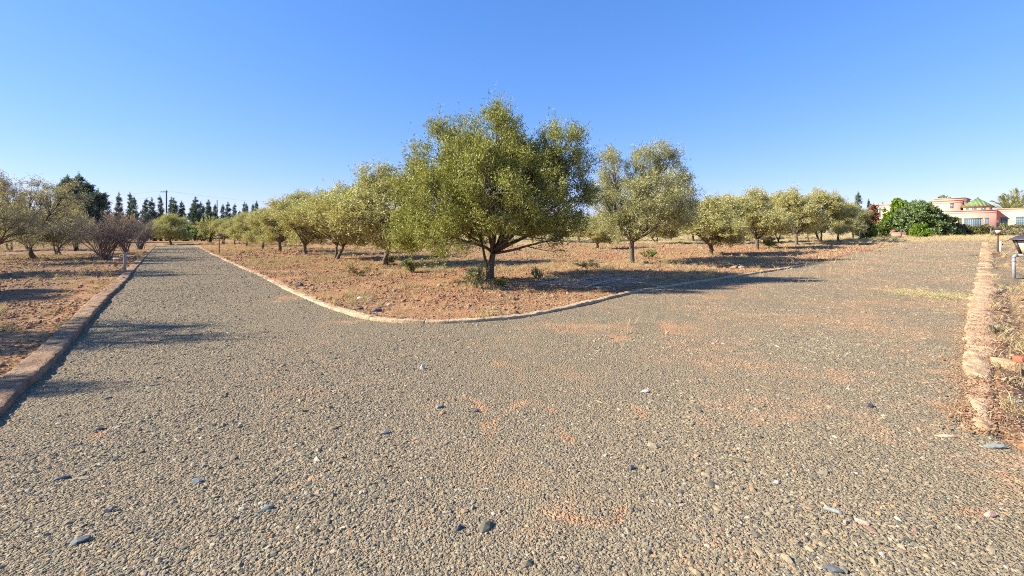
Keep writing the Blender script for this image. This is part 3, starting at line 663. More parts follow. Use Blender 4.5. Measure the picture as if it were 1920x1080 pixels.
# ------------------------------------------------------------------ trees
def leaves_np(pos, dirs, nl, L_sp, l, w, r, droop=0.0):
    """nl leaves along each spray; returns V, F, rnd"""
    S = len(pos)
    t = r.random((S, nl)); base = pos[:, None, :] + dirs[:, None, :] * (t * L_sp)[:, :, None] + r.normal(0, 0.035, (S, nl, 3)) * (L_sp / 0.35)
    ld = dirs[:, None, :] * 0.7 + r.normal(0, 0.75, (S, nl, 3)); ld[..., 2] -= droop; ld /= np.linalg.norm(ld, axis=2)[..., None]
    sd_ = np.cross(ld, r.normal(0, 1, (S, nl, 3))); sd_ /= np.linalg.norm(sd_, axis=2)[..., None] + 1e-9
    ll = l * r.uniform(0.6, 1.25, (S, nl, 1)); ww = w * r.uniform(0.7, 1.2, (S, nl, 1))
    a = base; b_ = base + ld * ll * 0.5 + sd_ * ww; c = base + ld * ll; e = base + ld * ll * 0.5 - sd_ * ww
    V = np.stack([a, b_, c, e], 2).reshape(-1, 3); n = S * nl
    Fq = np.arange(n * 4).reshape(n, 4)
    clump = np.repeat(r.normal(0, 0.20, S), nl)
    return V, Fq, np.clip(r.beta(2.2, 2.6, n) + clump, 0, 1)
def bez(a, b_, bow, n=6):
    a = np.asarray(a, float); b_ = np.asarray(b_, float); m = (a + b_) / 2 + bow; t = np.linspace(0, 1, n)[:, None]
    return (1 - t) ** 2 * a + 2 * t * (1 - t) * m + t * t * b_

def make_tree_meshes(name, seed, H, lobes, stems, sprays, nl, l, w, sp_len, bark_r, clusters=None, zmin=0.9, shoots=0, twigs=500, up=0.45, droop=0.0, leaf_shell=0.5):
    """lobes: (x, y, z, rx, ry, rz); stems: list of (fork point) the limbs leave from"""
    r = np.random.default_rng(seed); lob = np.array(lobes, float)
    vol = (lob[:, 3] * lob[:, 4] * lob[:, 5]) ** 0.72; pr = vol / vol.sum()
    nc = clusters or max(60, sprays // 11)
    li = r.choice(len(lob), nc, p=pr); dv = r.normal(0, 1, (nc, 3)); dv /= np.linalg.norm(dv, axis=1)[:, None]
    rr = ((leaf_shell + (1.02 - leaf_shell) * r.random(nc) ** 0.6) * np.where(r.random(nc) < 0.14, 1.12, 1.0))[:, None]
    cc = lob[li, :3] + dv * rr * lob[li, 3:6]
    ok = cc[:, 2] > zmin * (0.8 + 0.35 * r.random(nc)); cc, dv, li = cc[ok], dv[ok], li[ok]; nc = len(cc)
    ci = r.integers(0, nc, sprays); sig = 0.055 * H ** 0.5
    pos = cc[ci] + r.normal(0, 1, (sprays, 3)) * sig * np.array([1, 1, 0.85])
    out = cc[ci] - np.array([0, 0, H * 0.35]); out /= np.linalg.norm(out, axis=1)[:, None]
    dirs = out * 0.55 + r.normal(0, 0.42, (sprays, 3)); dirs[:, 2] += up; dirs /= np.linalg.norm(dirs, axis=1)[:, None]
    V, Fq, rn = leaves_np(pos, dirs, nl, sp_len, l, w, r, droop)
    if shoots:                                     # thin upright shoots over the top
        top = cc[cc[:, 2] > H * 0.62]
        if len(top):
            b0 = top[r.integers(0, len(top), shoots)]; dr = r.normal(0, 0.22, (shoots, 3)); dr[:, 2] = 1; dr /= np.linalg.norm(dr, axis=1)[:, None]
            ln = r.uniform(0.3, 0.95, shoots) ** 1.3 * (H / 5)
            V2, F2, r2 = leaves_np(b0, dr, 9, 1.0, l, w, r)
            t = r.random((shoots, 9)); bb = b0[:, None, :] + dr[:, None, :] * (t * ln[:, None])[:, :, None]
            ctr = V2.reshape(shoots, 9, 4, 3); ctr = ctr - ctr[:, :, :1, :] + bb[:, :, None, :] + r.normal(0, 0.02, (shoots, 9, 1, 3))
            V = np.vstack([V, ctr.reshape(-1, 3)]); Fq = np.vstack([Fq, F2 + len(Fq) * 4]); rn = np.concatenate([rn, np.clip(r2 + 0.1, 0, 1)])
    crown = mesh_np(name + '_crown', V, Fq, rnd=rn)
    tb = MB()
    forks = []
    for (bx, by, fx, fy, fz, r0) in stems:
        pts = bez((bx, by, -0.08), (fx, fy, fz), r.normal(0, 0.05, 3), 7); pts[1:-1] += r.normal(0, 0.012, (5, 3))
        rad = np.linspace(r0, r0 * 0.72, 7); rad[0] *= 1.5; rad[1] *= 1.12
        tb.tube(pts, rad, 9); forks.append((np.array([fx, fy, fz]), r0 * 0.72))
    mids = []
    for k, L_ in enumerate(lob):
        c_ = L_[:3]; f, fr = min(forks, key=lambda q: np.linalg.norm((q[0] - c_)[:2]) + r.random() * 0.4)
        bow = np.array([0, 0, -0.10 * np.linalg.norm(c_[:2] - f[:2]) + 0.55 * max(0.0, 1.3 - (c_[2] - f[2]))]) + r.normal(0, 0.10, 3)
        pts = bez(f - [0, 0, 0.05], c_, bow, 7); pts[1:-1] += r.normal(0, 0.03, (5, 3)); tb.tube(pts, np.linspace(fr * 0.62, 0.018 * H / 5, 7), 6)
        mids.append(pts)
    for i in r.permutation(nc)[:twigs]:
        pts0 = mids[li[i]]; a_ = pts0[r.integers(3, 7)]
        pts = bez(a_, cc[i], r.normal(0, 0.10, 3), 4); tb.tube(pts, np.linspace(0.016, 0.006, 4) * H / 5, 4, False)
    trunk = tb.mesh(name + '_trunk', True)
    return trunk, crown
def tree(name, trunk, crown, loc, mat_t, mat_c, label, cat, group=None, scale=(1, 1, 1), rz=0.0):
    if not trunk.materials: trunk.materials.append(mat_t)
    if not crown.materials: crown.materials.append(mat_c)
    e = empty(name, loc, rz); e.scale = scale; tag(e, label, cat, group)
    for nm, me in (('trunk', trunk), ('crown', crown)):
        o = bpy.data.objects.new(nm, me); COL.objects.link(o); o.parent = e
    return e
def copy_tree(src, loc, label, scale, rz, group=None):
    c = src.copy(); COL.objects.link(c); c.location = [float(q) for q in loc]; c.scale = scale; c.rotation_euler = (0, 0, rz); c['label'] = label
    if group: c['group'] = group
    for ch in src.children:
        k = ch.copy(); COL.objects.link(k); k.parent = c
    return c
OG = 'olive trees of the grove'
# the big olive at the corner
bp = P(921, 531)
lobes = [(0, 0, 3.0, 1.8, 1.7, 1.5), (0.15, 0, 4.55, 0.85, 0.8, 0.85), (0.15, 0, 5.05, 0.32, 0.32, 0.42), (-1.55, 0, 3.9, 0.85, 0.9, 0.9), (-1.55, -0.1, 4.7, 0.33, 0.35, 0.35), (-0.75, 0.2, 4.6, 0.5, 0.6, 0.45),
         (-2.25, 0, 2.75, 0.80, 0.9, 0.95), (-1.9, -0.3, 1.75, 0.95, 0.9, 0.55), (1.3, 0.1, 3.3, 1.0, 1.1, 1.0), (2.15, 0, 4.25, 0.72, 0.8, 0.75), (2.55, 0.1, 3.55, 0.65, 0.7, 0.6), (2.45, 0, 2.6, 0.75, 0.8, 0.7),
         (2.3, 0.1, 1.85, 0.75, 0.8, 0.5), (0, -2.0, 2.6, 1.2, 0.9, 1.2), (0, 2.5, 2.8, 1.4, 1.0, 1.4), (-1.3, -1.6, 2.5, 0.9, 0.9, 1.0), (1.3, -1.6, 2.4, 0.9, 0.9, 0.9), (1.6, 2.1, 2.9, 1.0, 1.0, 1.2), (-1.4, 2.0, 2.9, 1.0, 1.0, 1.1),
         (-2.35, -0.6, 1.45, 0.6, 0.6, 0.45), (-1.2, -1.7, 1.4, 0.7, 0.6, 0.45), (2.2, -0.7, 1.45, 0.5, 0.5, 0.5), (-0.9, 0.9, 3.7, 0.9, 0.9, 0.9), (0.9, 0.9, 3.9, 0.9, 0.9, 0.9), (-0.6, -0.9, 3.6, 0.9, 0.8, 0.9),
         (-0.8, -0.9, 1.75, 0.8, 0.7, 0.5), (0.9, -0.8, 1.75, 0.8, 0.7, 0.45), (-0.35, 0.1, 4.85, 0.22, 0.22, 0.35), (1.85, 0.1, 4.75, 0.2, 0.2, 0.3), (2.6, 0, 4.5, 0.3, 0.3, 0.3)]
tm, cm = make_tree_meshes('big_olive', 11, 5.6, lobes, [(0, 0, 0.07, 0.0, 1.0, 0.12), (-0.06, 0.03, -0.30, 0.05, 1.35, 0.05)], 15500, 13, 0.085, 0.0135, 0.33, 0.13, clusters=780, zmin=0.85, shoots=1000, twigs=560)
tree('olive_tree', tm, cm, bp, M['bark'], M['olive_main'], 'large green olive tree alone at the bend of the curved kerb', 'tree', OG)

def olive_lobes(seed, H, W, n=14, base=0.27):
    r = np.random.default_rng(seed); L_ = [(0, 0, H * 0.58, W * 0.5, W * 0.5, H * 0.26)]
    for i in range(n):
        a = i * 2.4 + r.uniform(-0.4, 0.4); q = (0.35 + 0.3 * r.random()) * W; z = H * (base + (0.80 - base) * ((i * 0.618) % 1.0)) * r.uniform(0.86, 1.10)
        q *= 1.0 - 0.5 * max(0, (z / H - 0.6)) / 0.25; q *= 0.62 + 0.38 * min(1.0, max(0.0, (z / H - 0.2) / 0.22)); s = W * r.uniform(0.22, 0.42)
        L_.append((q * math.cos(a), q * math.sin(a), z, s, s, s * 0.85 * H / 5 * (2.4 / W)))
    L_.append((r.uniform(-.3, .3), r.uniform(-.3, .3), H * 0.86, W * 0.20, W * 0.20, H * 0.12)); return L_
TPL = []
def olive_template(seed, mat, sprays=2600, nst=1, W=2.3, l=0.108, w=0.0175, shoots=380, shell=0.45, n=11, zmin=0.95):
    H = 5.0; r = random.Random(seed)
    st = []
    for k in range(nst):
        a = r.uniform(0, 6.28); st.append((0.12 * math.cos(a) * (nst > 1) * k, 0.12 * math.sin(a) * (nst > 1), (0.30 if nst > 1 else 0.08) * math.cos(a + k * 2.2), 0.3 * math.sin(a + k * 2.2) * (nst > 1), r.uniform(0.75, 1.05), 0.12 if nst == 1 else 0.075))
    return make_tree_meshes('olive_%d' % seed, seed, H * 0.97, olive_lobes(seed, H * 0.97, W, n), st, sprays, 11, l, w, 0.34, 0.1, zmin=zmin, shoots=shoots, twigs=260, leaf_shell=shell) + (mat,)
KIND = {
 'y1': olive_template(21, 'olive_yellow', 5040, 3, 2.5), 'y2': olive_template(22, 'olive_yellow', 4800, 1, 2.5), 'y3': olive_template(23, 'olive_yellow', 4800, 2, 2.4, n=9),
 'y4': olive_template(24, 'olive_yellow', 4560, 1, 2.3, n=13), 'm1': olive_template(25, 'olive_mid', 4600, 1, 2.4, n=9, shell=0.6), 'y5': olive_template(29, 'olive_yellow', 5280, 1, 2.35, n=10),
 'g1': olive_template(26, 'olive_grey', 2600, 2, 2.6, w=0.013, shoots=520, zmin=1.0), 'g2': olive_template(27, 'olive_grey', 2000, 1, 2.6, w=0.012, shoots=500), 'g3': olive_template(28, 'olive_grey', 2300, 3, 2.4, w=0.013, shoots=400, zmin=0.7),
}
SRC = {}
def olive(kind, px, py, top, wpx, label, rz=0.0, group=OG, D=None, loc=None, name='olive_tree'):
    p = P(px, py) if D is None else at(px, D)
    H = zat(top, p[1]) - p[2]; th = math.atan2(abs(p[0]), p[1]); W = wpx * 1.36 * p[1] / F_PX * math.cos(th)
    sx = W / 4.0; sz = H / 5.0
    tmesh, cmesh, mat = KIND[kind]
    if kind not in SRC:
        SRC[kind] = tree(name, tmesh, cmesh, p, M['bark'], M[mat], label, 'tree', group, (sx, sx, sz), rz); return SRC[kind]
    return copy_tree(SRC[kind], p, label, (sx, sx, sz), rz, group)

# row along the left track, receding leftwards
olive('y3', 718, 497, 300, 165, 'two stemmed yellowish olive tree just left of the large green olive', 0.2)
olive('y1', 632, 487, 343, 130, 'three stemmed olive tree second to the left of the large green olive', 0.9)
olive('y2', 572, 478, 356, 105, 'rounded olive tree with forked trunk third to the left of the large green olive', 2.1)
olive('y4', 524, 472, 384, 85, 'small round olive tree fourth to the left of the large green olive', 3.0)
olive('y5', 492, 467, 391, 66, 'low yellow olive tree fifth to the left of the large green olive', 4.0)
olive('y2', 463, 463, 399, 58, 'distant olive tree sixth to the left of the large green olive', 5.0)
olive('y4', 440, 460, 404, 46, 'distant pale olive tree behind the left lamp, right one of two', 1.0)
olive('y1', 420, 458, 408, 42, 'distant pale olive tree behind the left lamp, left one of two', 2.4)
# row along the right track
bp2 = P(1184, 496)
lob2 = [(0.2, 0, 3.1, 1.3, 1.4, 1.1), (-1.05, 0, 4.6, 0.62, 0.8, 0.85), (-1.35, 0.1, 3.3, 0.75, 0.9, 0.9), (0.55, 0, 4.75, 0.85, 0.9, 0.75), (1.35, 0.1, 5.0, 0.7, 0.7, 0.65), (1.95, 0, 5.35, 0.55, 0.55, 0.5), (2.2, 0, 4.3, 0.55, 0.7, 0.5),
        (2.5, 0.1, 3.3, 0.8, 0.9, 0.7), (1.7, -0.3, 2.5, 0.9, 0.9, 0.7), (-0.6, -0.6, 1.7, 0.8, 0.7, 0.6), (-1.2, 0.2, 2.2, 0.7, 0.8, 0.6), (0.9, -0.9, 2.2, 0.8, 0.8, 0.7), (0.2, 2.0, 3.2, 1.4, 1.1, 1.3), (0.2, -2.1, 2.9, 1.3, 1.0, 1.1), (1.6, 1.6, 3.2, 1.1, 1.1, 1.1), (1.5, -1.9, 2.6, 0.9, 0.9, 0.8), (1.6, -1.1, 3.6, 0.7, 0.7, 0.7)]
t2m, c2m = make_tree_meshes('tall_olive', 12, 5.7, lob2, [(0, 0, 0.04, 0.0, 1.15, 0.15)], 9500, 12, 0.085, 0.0135, 0.34, 0.13, clusters=560, zmin=0.95, shoots=380, twigs=420)
tree('olive_tree', t2m, c2m, bp2, M['bark'], M['olive_mid'], 'tall grey green olive tree right of the large green olive, thick pale trunk', 'tree', OG)
olive('y2', 1331, 479, 364, 122, 'low spreading yellow olive tree with low fork, second right of the large olive', 0.4)
olive('y5', 1419, 468, 352, 100, 'rounded yellow olive tree third right of the large olive', 1.3)
olive('y4', 1492, 460, 349, 96, 'round olive tree with thick dark trunk, fourth right of the large olive', 2.2)
olive('y1', 1537, 456, 352, 84, 'olive tree fifth right of the large olive, with several thin stems', 3.4)
olive('y5', 1572, 453, 372, 66, 'olive tree with leaning pale stem near the right end of the row', 4.4)
olive('m1', 1600, 449, 380, 52, 'dark green olive tree at the right end of the row', 5.4)
# trees further back in the grove
BG = 'olive trees further back in the grove'
for i, (px, py, top, w, kd, lb) in enumerate([
    (1118, 468, 398, 74, 'y2', 'slim V shaped young olive tree seen between the two tallest olives'),
    (1230, 458, 392, 70, 'y3', 'far olive tree right behind the thick pale olive trunk'),
    (1258, 452, 396, 52, 'g2', 'small greyish far tree between the tall grey green olive and the low spreading one'),
    (1374, 457, 366, 78, 'y1', 'far olive tree in the gap right of the low spreading yellow olive'),
    (1300, 453, 378, 66, 'y4', 'far olive tree behind the left side of the low spreading yellow olive'),
    (1458, 455, 366, 60, 'y3', 'far olive tree between the third and fourth olives of the right row'),
    (1515, 452, 368, 56, 'y2', 'far olive tree behind the gap right of the thick dark trunk'),
    (1350, 449, 374, 56, 'y5', 'far olive tree above the crown of the low spreading yellow olive'),
    (1410, 449, 368, 54, 'y4', 'far olive tree behind the third olive of the right row'),
    (1152, 452, 395, 58, 'y5', 'far olive tree just left of the thick pale olive trunk'),
    (1085, 451, 398, 52, 'y4', 'far olive tree under the right side of the large green olive'),
    (1050, 455, 404, 60, 'y1', 'far olive tree seen below the right branches of the large green olive'),
    (1000, 453, 404, 58, 'y2', 'far olive tree seen just right of the large olive trunk'),
    (850, 457, 398, 64, 'y3', 'far olive tree seen left of the large olive trunk'),
    (800, 455, 396, 62, 'y5', 'far olive tree below the left branches of the large green olive'),
    (765, 460, 380, 74, 'y2', 'olive tree behind the gap between the large olive and the two stemmed one'),
    (680, 463, 372, 80, 'y4', 'olive tree behind the gap between the two stemmed and three stemmed olives'),
    (601, 460, 380, 66, 'y5', 'olive tree behind the gap left of the three stemmed olive'),
    (545, 458, 388, 54, 'y1', 'olive tree behind the gap left of the fork trunked olive'),
    (655, 453, 392, 52, 'y3', 'smaller far olive tree behind the three stemmed olive'),
    (735, 452, 392, 56, 'y1', 'smaller far olive tree behind the two stemmed olive'),
    (508, 456, 394, 46, 'y2', 'far olive tree peeping above the small round olive'),
    (905, 451, 402, 60, 'y5', 'far olive tree hidden behind the large olive trunk'),
    (955, 450, 402, 52, 'g2', 'far greyish tree straight behind the large green olive'),
]):
    olive(kd, px, py, top, w, lb, i * 1.3, BG)
# left of the left track
LGp = 'thin leaved trees left of the left track'
olive('g1', 66, 486, 335, 178, 'sparse brownish olive tree with short forked trunk on the left', 0.4, LGp)
olive('g2', -12, 497, 316, 150, 'sparse tree cut by the left edge of the photo', 1.8, LGp)
olive('g3', 111, 479, 372, 100, 'smaller brownish tree behind the sparse forked olive on the left', 3.0, LGp)
olive('g1', 20, 470, 366, 95, 'far greyish tree behind the sparse tree at the left edge', 5.0, LGp)
olive('y5', 321, 459, 400, 70, 'round yellow green tree at the far end of the left track', 0.9, 'trees at the end of the left track')
olive('y3', 350, 452, 414, 40, 'small green tree right behind the round tree at the track end', 2.9, 'trees at the end of the left track')
olive('g3', 290, 452, 415, 40, 'small grey tree left behind the round tree at the track end', 3.9, 'trees at the end of the left track')
# trees left of the frame whose shade falls on the left kerb and the gravel
for i, (x_, y_, h_, w_, kd) in enumerate([(-21.6, 16.8, 5.2, 2.3, 'g1'), (-19.0, 10.3, 5.0, 2.2, 'y3'), (-13.7, 5.9, 5.5, 2.2, 'g1'), (-10.9, 4.1, 4.1, 1.1, 'g2')]):
    copy_tree(SRC[kd], (x_, y_, float(G(x_, y_))), 'olive tree left of the photo, %s of the four shading the left kerb' % ('farthest', 'second farthest', 'second nearest', 'nearest')[i], (w_ / 2.4, w_ / 2.4, h_ / 5), i * 1.1, 'olive trees shading the left kerb')

# bare multi stemmed shrubs ----------------------------------------
def shrub_meshes(name, seed, H, W, nst, sub, leaves, l=0.05, w=0.012):
    r = np.random.default_rng(seed); tb = MB(); tips = []
    for i in range(nst):
        a = r.uniform(0, 6.28); lean = W * r.uniform(0.15, 1.0); b0 = np.array([r.normal(0, 0.14), r.normal(0, 0.14), -0.04])
        e = np.array([math.cos(a) * lean, math.sin(a) * lean, H * r.uniform(0.72, 1.0) * (1 - 0.25 * lean / W)])
        pts = bez(b0, e, np.array([0, 0, 0.10 * H]) + r.normal(0, 0.08, 3), 7); pts[1:-1] += r.normal(0, 0.02, (5, 3)); tb.tube(pts, np.linspace(0.034, 0.007, 7), 5, False)
        for k in range(sub):
            q = pts[r.integers(2, 7)]; dr = (e - b0) / np.linalg.norm(e - b0) + r.normal(0, 0.42, 3); dr[2] = abs(dr[2]); dr /= np.linalg.norm(dr); ln = r.uniform(0.3, 0.95) * H / 2.6
            e2 = q + dr * ln; tb.tube(bez(q, e2, r.normal(0, 0.05, 3), 4), np.linspace(0.010, 0.004, 4), 3, False); tips.append((q, e2))
            for m in range(3):
                u = r.uniform(0.3, 1); s0 = q + (e2 - q) * u; d2 = dr + r.normal(0, 0.6, 3); d2 /= np.linalg.norm(d2); e3 = s0 + d2 * ln * 0.5
                tb.tube(np.array([s0, (s0 + e3) / 2 + r.normal(0, 0.01, 3), e3]), [0.006, 0.005, 0.003], 3, False); tips.append((s0, e3))
    T = np.array(tips); idx = r.integers(0, len(T), leaves); u = r.random((leaves, 1)); pos = T[idx, 0] * (1 - u) + T[idx, 1] * u; dd = T[idx, 1] - T[idx, 0]; dd /= np.linalg.norm(dd, axis=1)[:, None]
    V, Fq, rn = leaves_np(pos, dd, 3, 0.1, l, w, r)
    return tb.mesh(name + '_stems', True), mesh_np(name + '_crown', V, Fq, rnd=rn)
def shrub(name, meshes, p, H0, W0, H, W, mat_t, mat_c, label, rz=0, group=None):
    e = empty(name, p, rz); e.scale = (W / W0, W / W0, H / H0); tag(e, label, 'shrub', group)
    for nm, me, m_ in (('stems', meshes[0], mat_t), ('foliage', meshes[1], mat_c)):
        if not me.materials: me.materials.append(m_)
        o = bpy.data.objects.new(nm, me); COL.objects.link(o); o.parent = e
    return e
bare = shrub_meshes('bare_shrub', 41, 2.6, 2.1, 34, 11, 2600)
def shrub_px(px, py, top, wpx, label, meshes=bare, mt='twig', mc='dry_leaf', rz=0, group='bare shrubs on the left', name='bare_shrub'):
    p = P(px, py); H = zat(top, p[1]) - p[2]; W = wpx * p[1] / F_PX * math.cos(math.atan2(abs(p[0]), p[1])) / 2
    return shrub(name, meshes, p, 2.6, 2.1, H, W, M[mt], M[mc], label, rz, group)
shrub_px(193, 489, 404, 160, 'large leafless purple brown shrub fanning out beside the left kerb', rz=0.3)
shrub_px(262, 468, 412, 78, 'smaller leafless shrub touching the large bare one on its right', rz=2.0)
shrub_px(236, 474, 414, 90, 'leafless brown shrub half hidden behind the large bare one', rz=4.0)
half = shrub_meshes('olive_shrub', 42, 2.6, 2.1, 22, 9, 5200, 0.12, 0.022)
shrub_px(393, 457, 412, 56, 'fan shaped yellowish bush with many stems left of the left lamp', half, 'bark_dark', 'olive_yellow', 1.0, 'bushes at the end of the left track', 'leafy_shrub')
shrub_px(143, 470, 400, 70, 'thin brownish bush behind the large bare shrub, left side', half, 'bark_dark', 'olive_grey', 2.0, 'bushes at the end of the left track', 'leafy_shrub')
M['blossom'] = make_leaf('pale_seed_heads', [(0, (0.34, 0.25, 0.14)), (0.6, (0.52, 0.38, 0.23)), (1, (0.66, 0.52, 0.36))], 0.2, 0.8)
seedy = shrub_meshes('seedy', 47, 2.6, 2.1, 16, 8, 5600, 0.10, 0.03)
shrub_px(226, 462, 405, 62, 'beige bush with pale seed heads behind the large bare shrub', seedy, 'bark_dark', 'blossom', 3.0, 'bushes at the end of the left track', 'leafy_shrub')

# leafy round bushes and hedges (villa garden, end of the track) ----
def bush_meshes(name, seed, lobes, sprays, nl, l, w, H, zmin=0.05):
    return make_tree_meshes(name, seed, H, lobes, [(0, 0, 0, 0, H * 0.3, 0.05 * H / 2)], sprays, nl, l, w, 0.25, 0.05, zmin=zmin, twigs=40, leaf_shell=0.6, up=0.3)
def dome(W, H, seed, n=12, low=0.2):
    r = np.random.default_rng(seed); o = [(0, 0, H * 0.5, W * 0.55, W * 0.55, H * 0.42)]
    for i in range(n):
        a = i * 2.4; q = W * r.uniform(0.45, 0.68); z = H * r.uniform(low, 0.66); o.append((q * math.cos(a), q * math.sin(a), z, W * 0.33, W * 0.33, H * 0.26))
    for i in range(4): o.append((W * r.uniform(-.35, .35), W * r.uniform(-.35, .35), H * 0.78, W * 0.26, W * 0.26, H * 0.18))
    return o
def garden_bush(name, kind, px0, px1, top, D, mat, label, cat, seed, sprays=900, l=0.20, w=0.06, group=None, low=0.2, zmin=0.05):
    p = at((px0 + px1) / 2, D); th = math.atan2(abs(p[0]), D); W = (px1 - px0) / 2 * D / F_PX * math.cos(th); H = zat(top, D) - p[2]
    t_, c_ = bush_meshes(name, seed, dome(W, H, seed, low=low), sprays, 9, l, w, H, zmin=zmin)
    return tree(name, t_, c_, p, M['bark_dark'], M[mat], label, cat, group)

# ------------------------------------------------------------------ conifers on the left skyline
def conifer_meshes(seed, H=10.0, W=1.5, lay=15, wob=0.35, dens=1.0, full=0.3):
    r = np.random.default_rng(seed); tb = MB(); z = np.linspace(-0.1, H, 10); off = np.cumsum(r.normal(0, wob * 0.25, (10, 2)), 0); off[0] = 0
    ctr = np.stack([off[:, 0], off[:, 1], z], 1); tb.tube(ctr, np.linspace(0.17, 0.03, 10), 6)
    pos = []; dirs = []
    for k in range(lay):
        u = (k + r.uniform(0, 1)) / lay; zz = H * (0.10 + 0.88 * u); c = np.array([np.interp(zz, z, off[:, 0]), np.interp(zz, z, off[:, 1]), zz])
        ln = W * (full + (1 - full) * (1 - u)) * r.uniform(0.5, 1.15) * (0.25 + 0.75 * min(1, (1 - u) * 5 + 0.25))
        for j in range(int(5 + 2 * r.random())):
            a = r.uniform(0, 6.28); rise = r.uniform(0.25, 0.8); e = c + np.array([math.cos(a) * ln, math.sin(a) * ln, ln * rise]); tb.tube(bez(c, e, np.array([0, 0, -0.1 * ln]), 3), [0.035, 0.02, 0.012], 3, False)
            m = int(11 * dens * max(0.4, ln)); t = r.uniform(0.2, 1.05, (m, 1)); pp = c + (e - c) * t + r.normal(0, 0.09, (m, 3)); pos.append(pp); dv = np.tile((e - c) / ln, (m, 1)) + r.normal(0, 0.4, (m, 3)); dirs.append(dv / np.linalg.norm(dv, axis=1)[:, None])
    tipn = 16; pos.append(ctr[-1] + r.normal(0, [0.08, 0.08, 0.30], (tipn, 3))); dirs.append(np.tile([0, 0, 1.0], (tipn, 1)))
    V, Fq, rn = leaves_np(np.vstack(pos), np.vstack(dirs), 7, 0.35, 0.30, 0.045, r)
    return tb.mesh('conifer_trunk_%d' % seed, True), mesh_np('conifer_crown_%d' % seed, V, Fq, rnd=rn)
CK = [conifer_meshes(60 + i, 10, w_, 22, wb, 1.5, fl) for i, (w_, wb, fl) in enumerate(((1.9, 0.2, 0.15), (1.25, 0.35, 0.5), (1.35, 0.3, 0.4), (1.1, 0.2, 0.35)))]
CS = {}
ORD = ['first', 'second', 'third', 'fourth', 'fifth', 'sixth', 'seventh', 'eighth', 'ninth', 'tenth', 'eleventh', 'twelfth', 'thirteenth', 'fourteenth', 'fifteenth', 'sixteenth', 'seventeenth', 'eighteenth', 'nineteenth', 'twentieth', 'twenty first', 'twenty second', 'twenty third', 'twenty fourth']
cons = [(221.6, 363.8, 0, 1.15), (245, 364, 1, 1.0), (254, 371, 3, 1.05), (268.5, 374, 1, 1.1), (284, 374, 0, 1.1), (303, 370, 1, 0.9), (320, 372, 2, 1.0), (333, 374, 2, 1.1), (342.6, 379, 1, 1.0), (357, 379, 2, 1.1), (365, 372, 2, 1.1),
        (376, 380, 1, 0.9), (381, 386, 3, 0.7), (389.5, 377, 2, 0.9), (395, 384, 3, 0.8), (401, 384, 3, 0.8), (417.6, 384, 3, 0.8), (426, 381, 2, 0.75), (437, 384, 1, 0.8), (448.6, 397, 1, 0.8), (459, 381, 2, 0.7), (464, 383, 3, 0.7), (472, 383, 3, 0.7), (482, 378, 3, 0.8)]
for i, (px, top, kd, ws) in enumerate(cons):
    D = 118 + 9 * math.sin(i * 2.3); p = at(px, D); H = zat(top, D) - p[2]; lb = 'dark spindly conifer on the left skyline, %s from the left' % ORD[i]; s = (ws * 0.78, ws * 0.78, H / 10.4)
    if kd not in CS: CS[kd] = tree('conifer', CK[kd][0], CK[kd][1], p, M['bark_dark'], M['conifer'], lb, 'tree', 'conifers on the left skyline', s, i * 1.7)
    else:
        c_t = copy_tree(CS[kd], p, lb, (s[0] * (0.8 + 0.5 * abs(math.sin(i * 5.1))), s[1], s[2]), i * 1.7); c_t.rotation_euler[0] = 0.05 * math.sin(i * 3.7)
for i, (px, top, D, ws, hs, lb) in enumerate([(128, 338, 74, 2.3, 1, 'bushy dark pine at the left end of the pine clump'), (143, 333, 78, 2.2, 1, 'tallest bushy dark pine in the clump on the left skyline'), (163, 349, 76, 2.5, 1, 'dense dark pine right of the tallest in the clump'), (183, 364, 74, 2.3, 1, 'lowest dark pine at the right end of the pine clump')]):
    p = at(px, D); H = zat(top, D) - p[2]; tt, cc_ = conifer_meshes(80 + i, H, 2.3 if i != 1 else 2.0, 30, 0.25, 2.6, 0.42)
    tree('pine_tree', tt, cc_, p, M['bark_dark'], M['conifer'], lb, 'tree', 'pines on the left skyline')
# low dark hedge closing the left view
def hedge(name, px0, px1, top, D0, D1, mat, label, seed, n=1500, l=0.22, w=0.06, thick=0.9, group=None):
    a_, b_ = at(px0, D0), at(px1, D1); r = np.random.default_rng(seed); ln = np.linalg.norm((b_ - a_)[:2]); k = max(4, int(ln / 0.8))
    H = zat(top, (D0 + D1) / 2) - (a_[2] + b_[2]) / 2; c0 = (a_ + b_) / 2; ux = (b_ - a_)[:2] / ln; lob = []
    for i in range(k):
        t = (i + 0.5) / k - 0.5; j = r.normal(0, 0.15, 2); lob.append((ux[0] * ln * t + j[0], ux[1] * ln * t + j[1], H * r.uniform(0.38, 0.55), thick, thick, H * r.uniform(0.38, 0.55)))
    t_, c_ = make_tree_meshes(name, seed, H, lob, [(0, 0, 0, 0, H * .3, 0.04)] + [(ux[0] * ln * q, ux[1] * ln * q, ux[0] * ln * q, ux[1] * ln * q, H * .3, 0.04) for q in (-.35, .35)], n, 9, l, w, 0.25, 0.05, zmin=0.02, twigs=30, leaf_shell=0.5, up=0.25)
    return tree(name, t_, c_, c0, M['bark_dark'], M[mat], label, 'hedge', group)
hedge('hedge', 262, 400, 424, 92, 84, 'dark_green', 'low dark green hedge beyond the end of the left track', 91, 3000, 0.26, 0.07)
hedge('hedge', 205, 420, 397, 128, 118, 'conifer', 'dark scrub filling the gaps below the skyline conifers', 97, 3600, 0.5, 0.11, 1.8)
hedge('hedge', -30, 260, 412, 80, 90, 'citrus', 'long green hedge behind the trees on the left', 92, 5200, 0.30, 0.08, 1.3)
hedge('hedge', 400, 640, 415, 98, 112, 'olive_yellow', 'long yellowish hedge far behind the left row of olives', 93, 4200, 0.34, 0.09, 1.6)
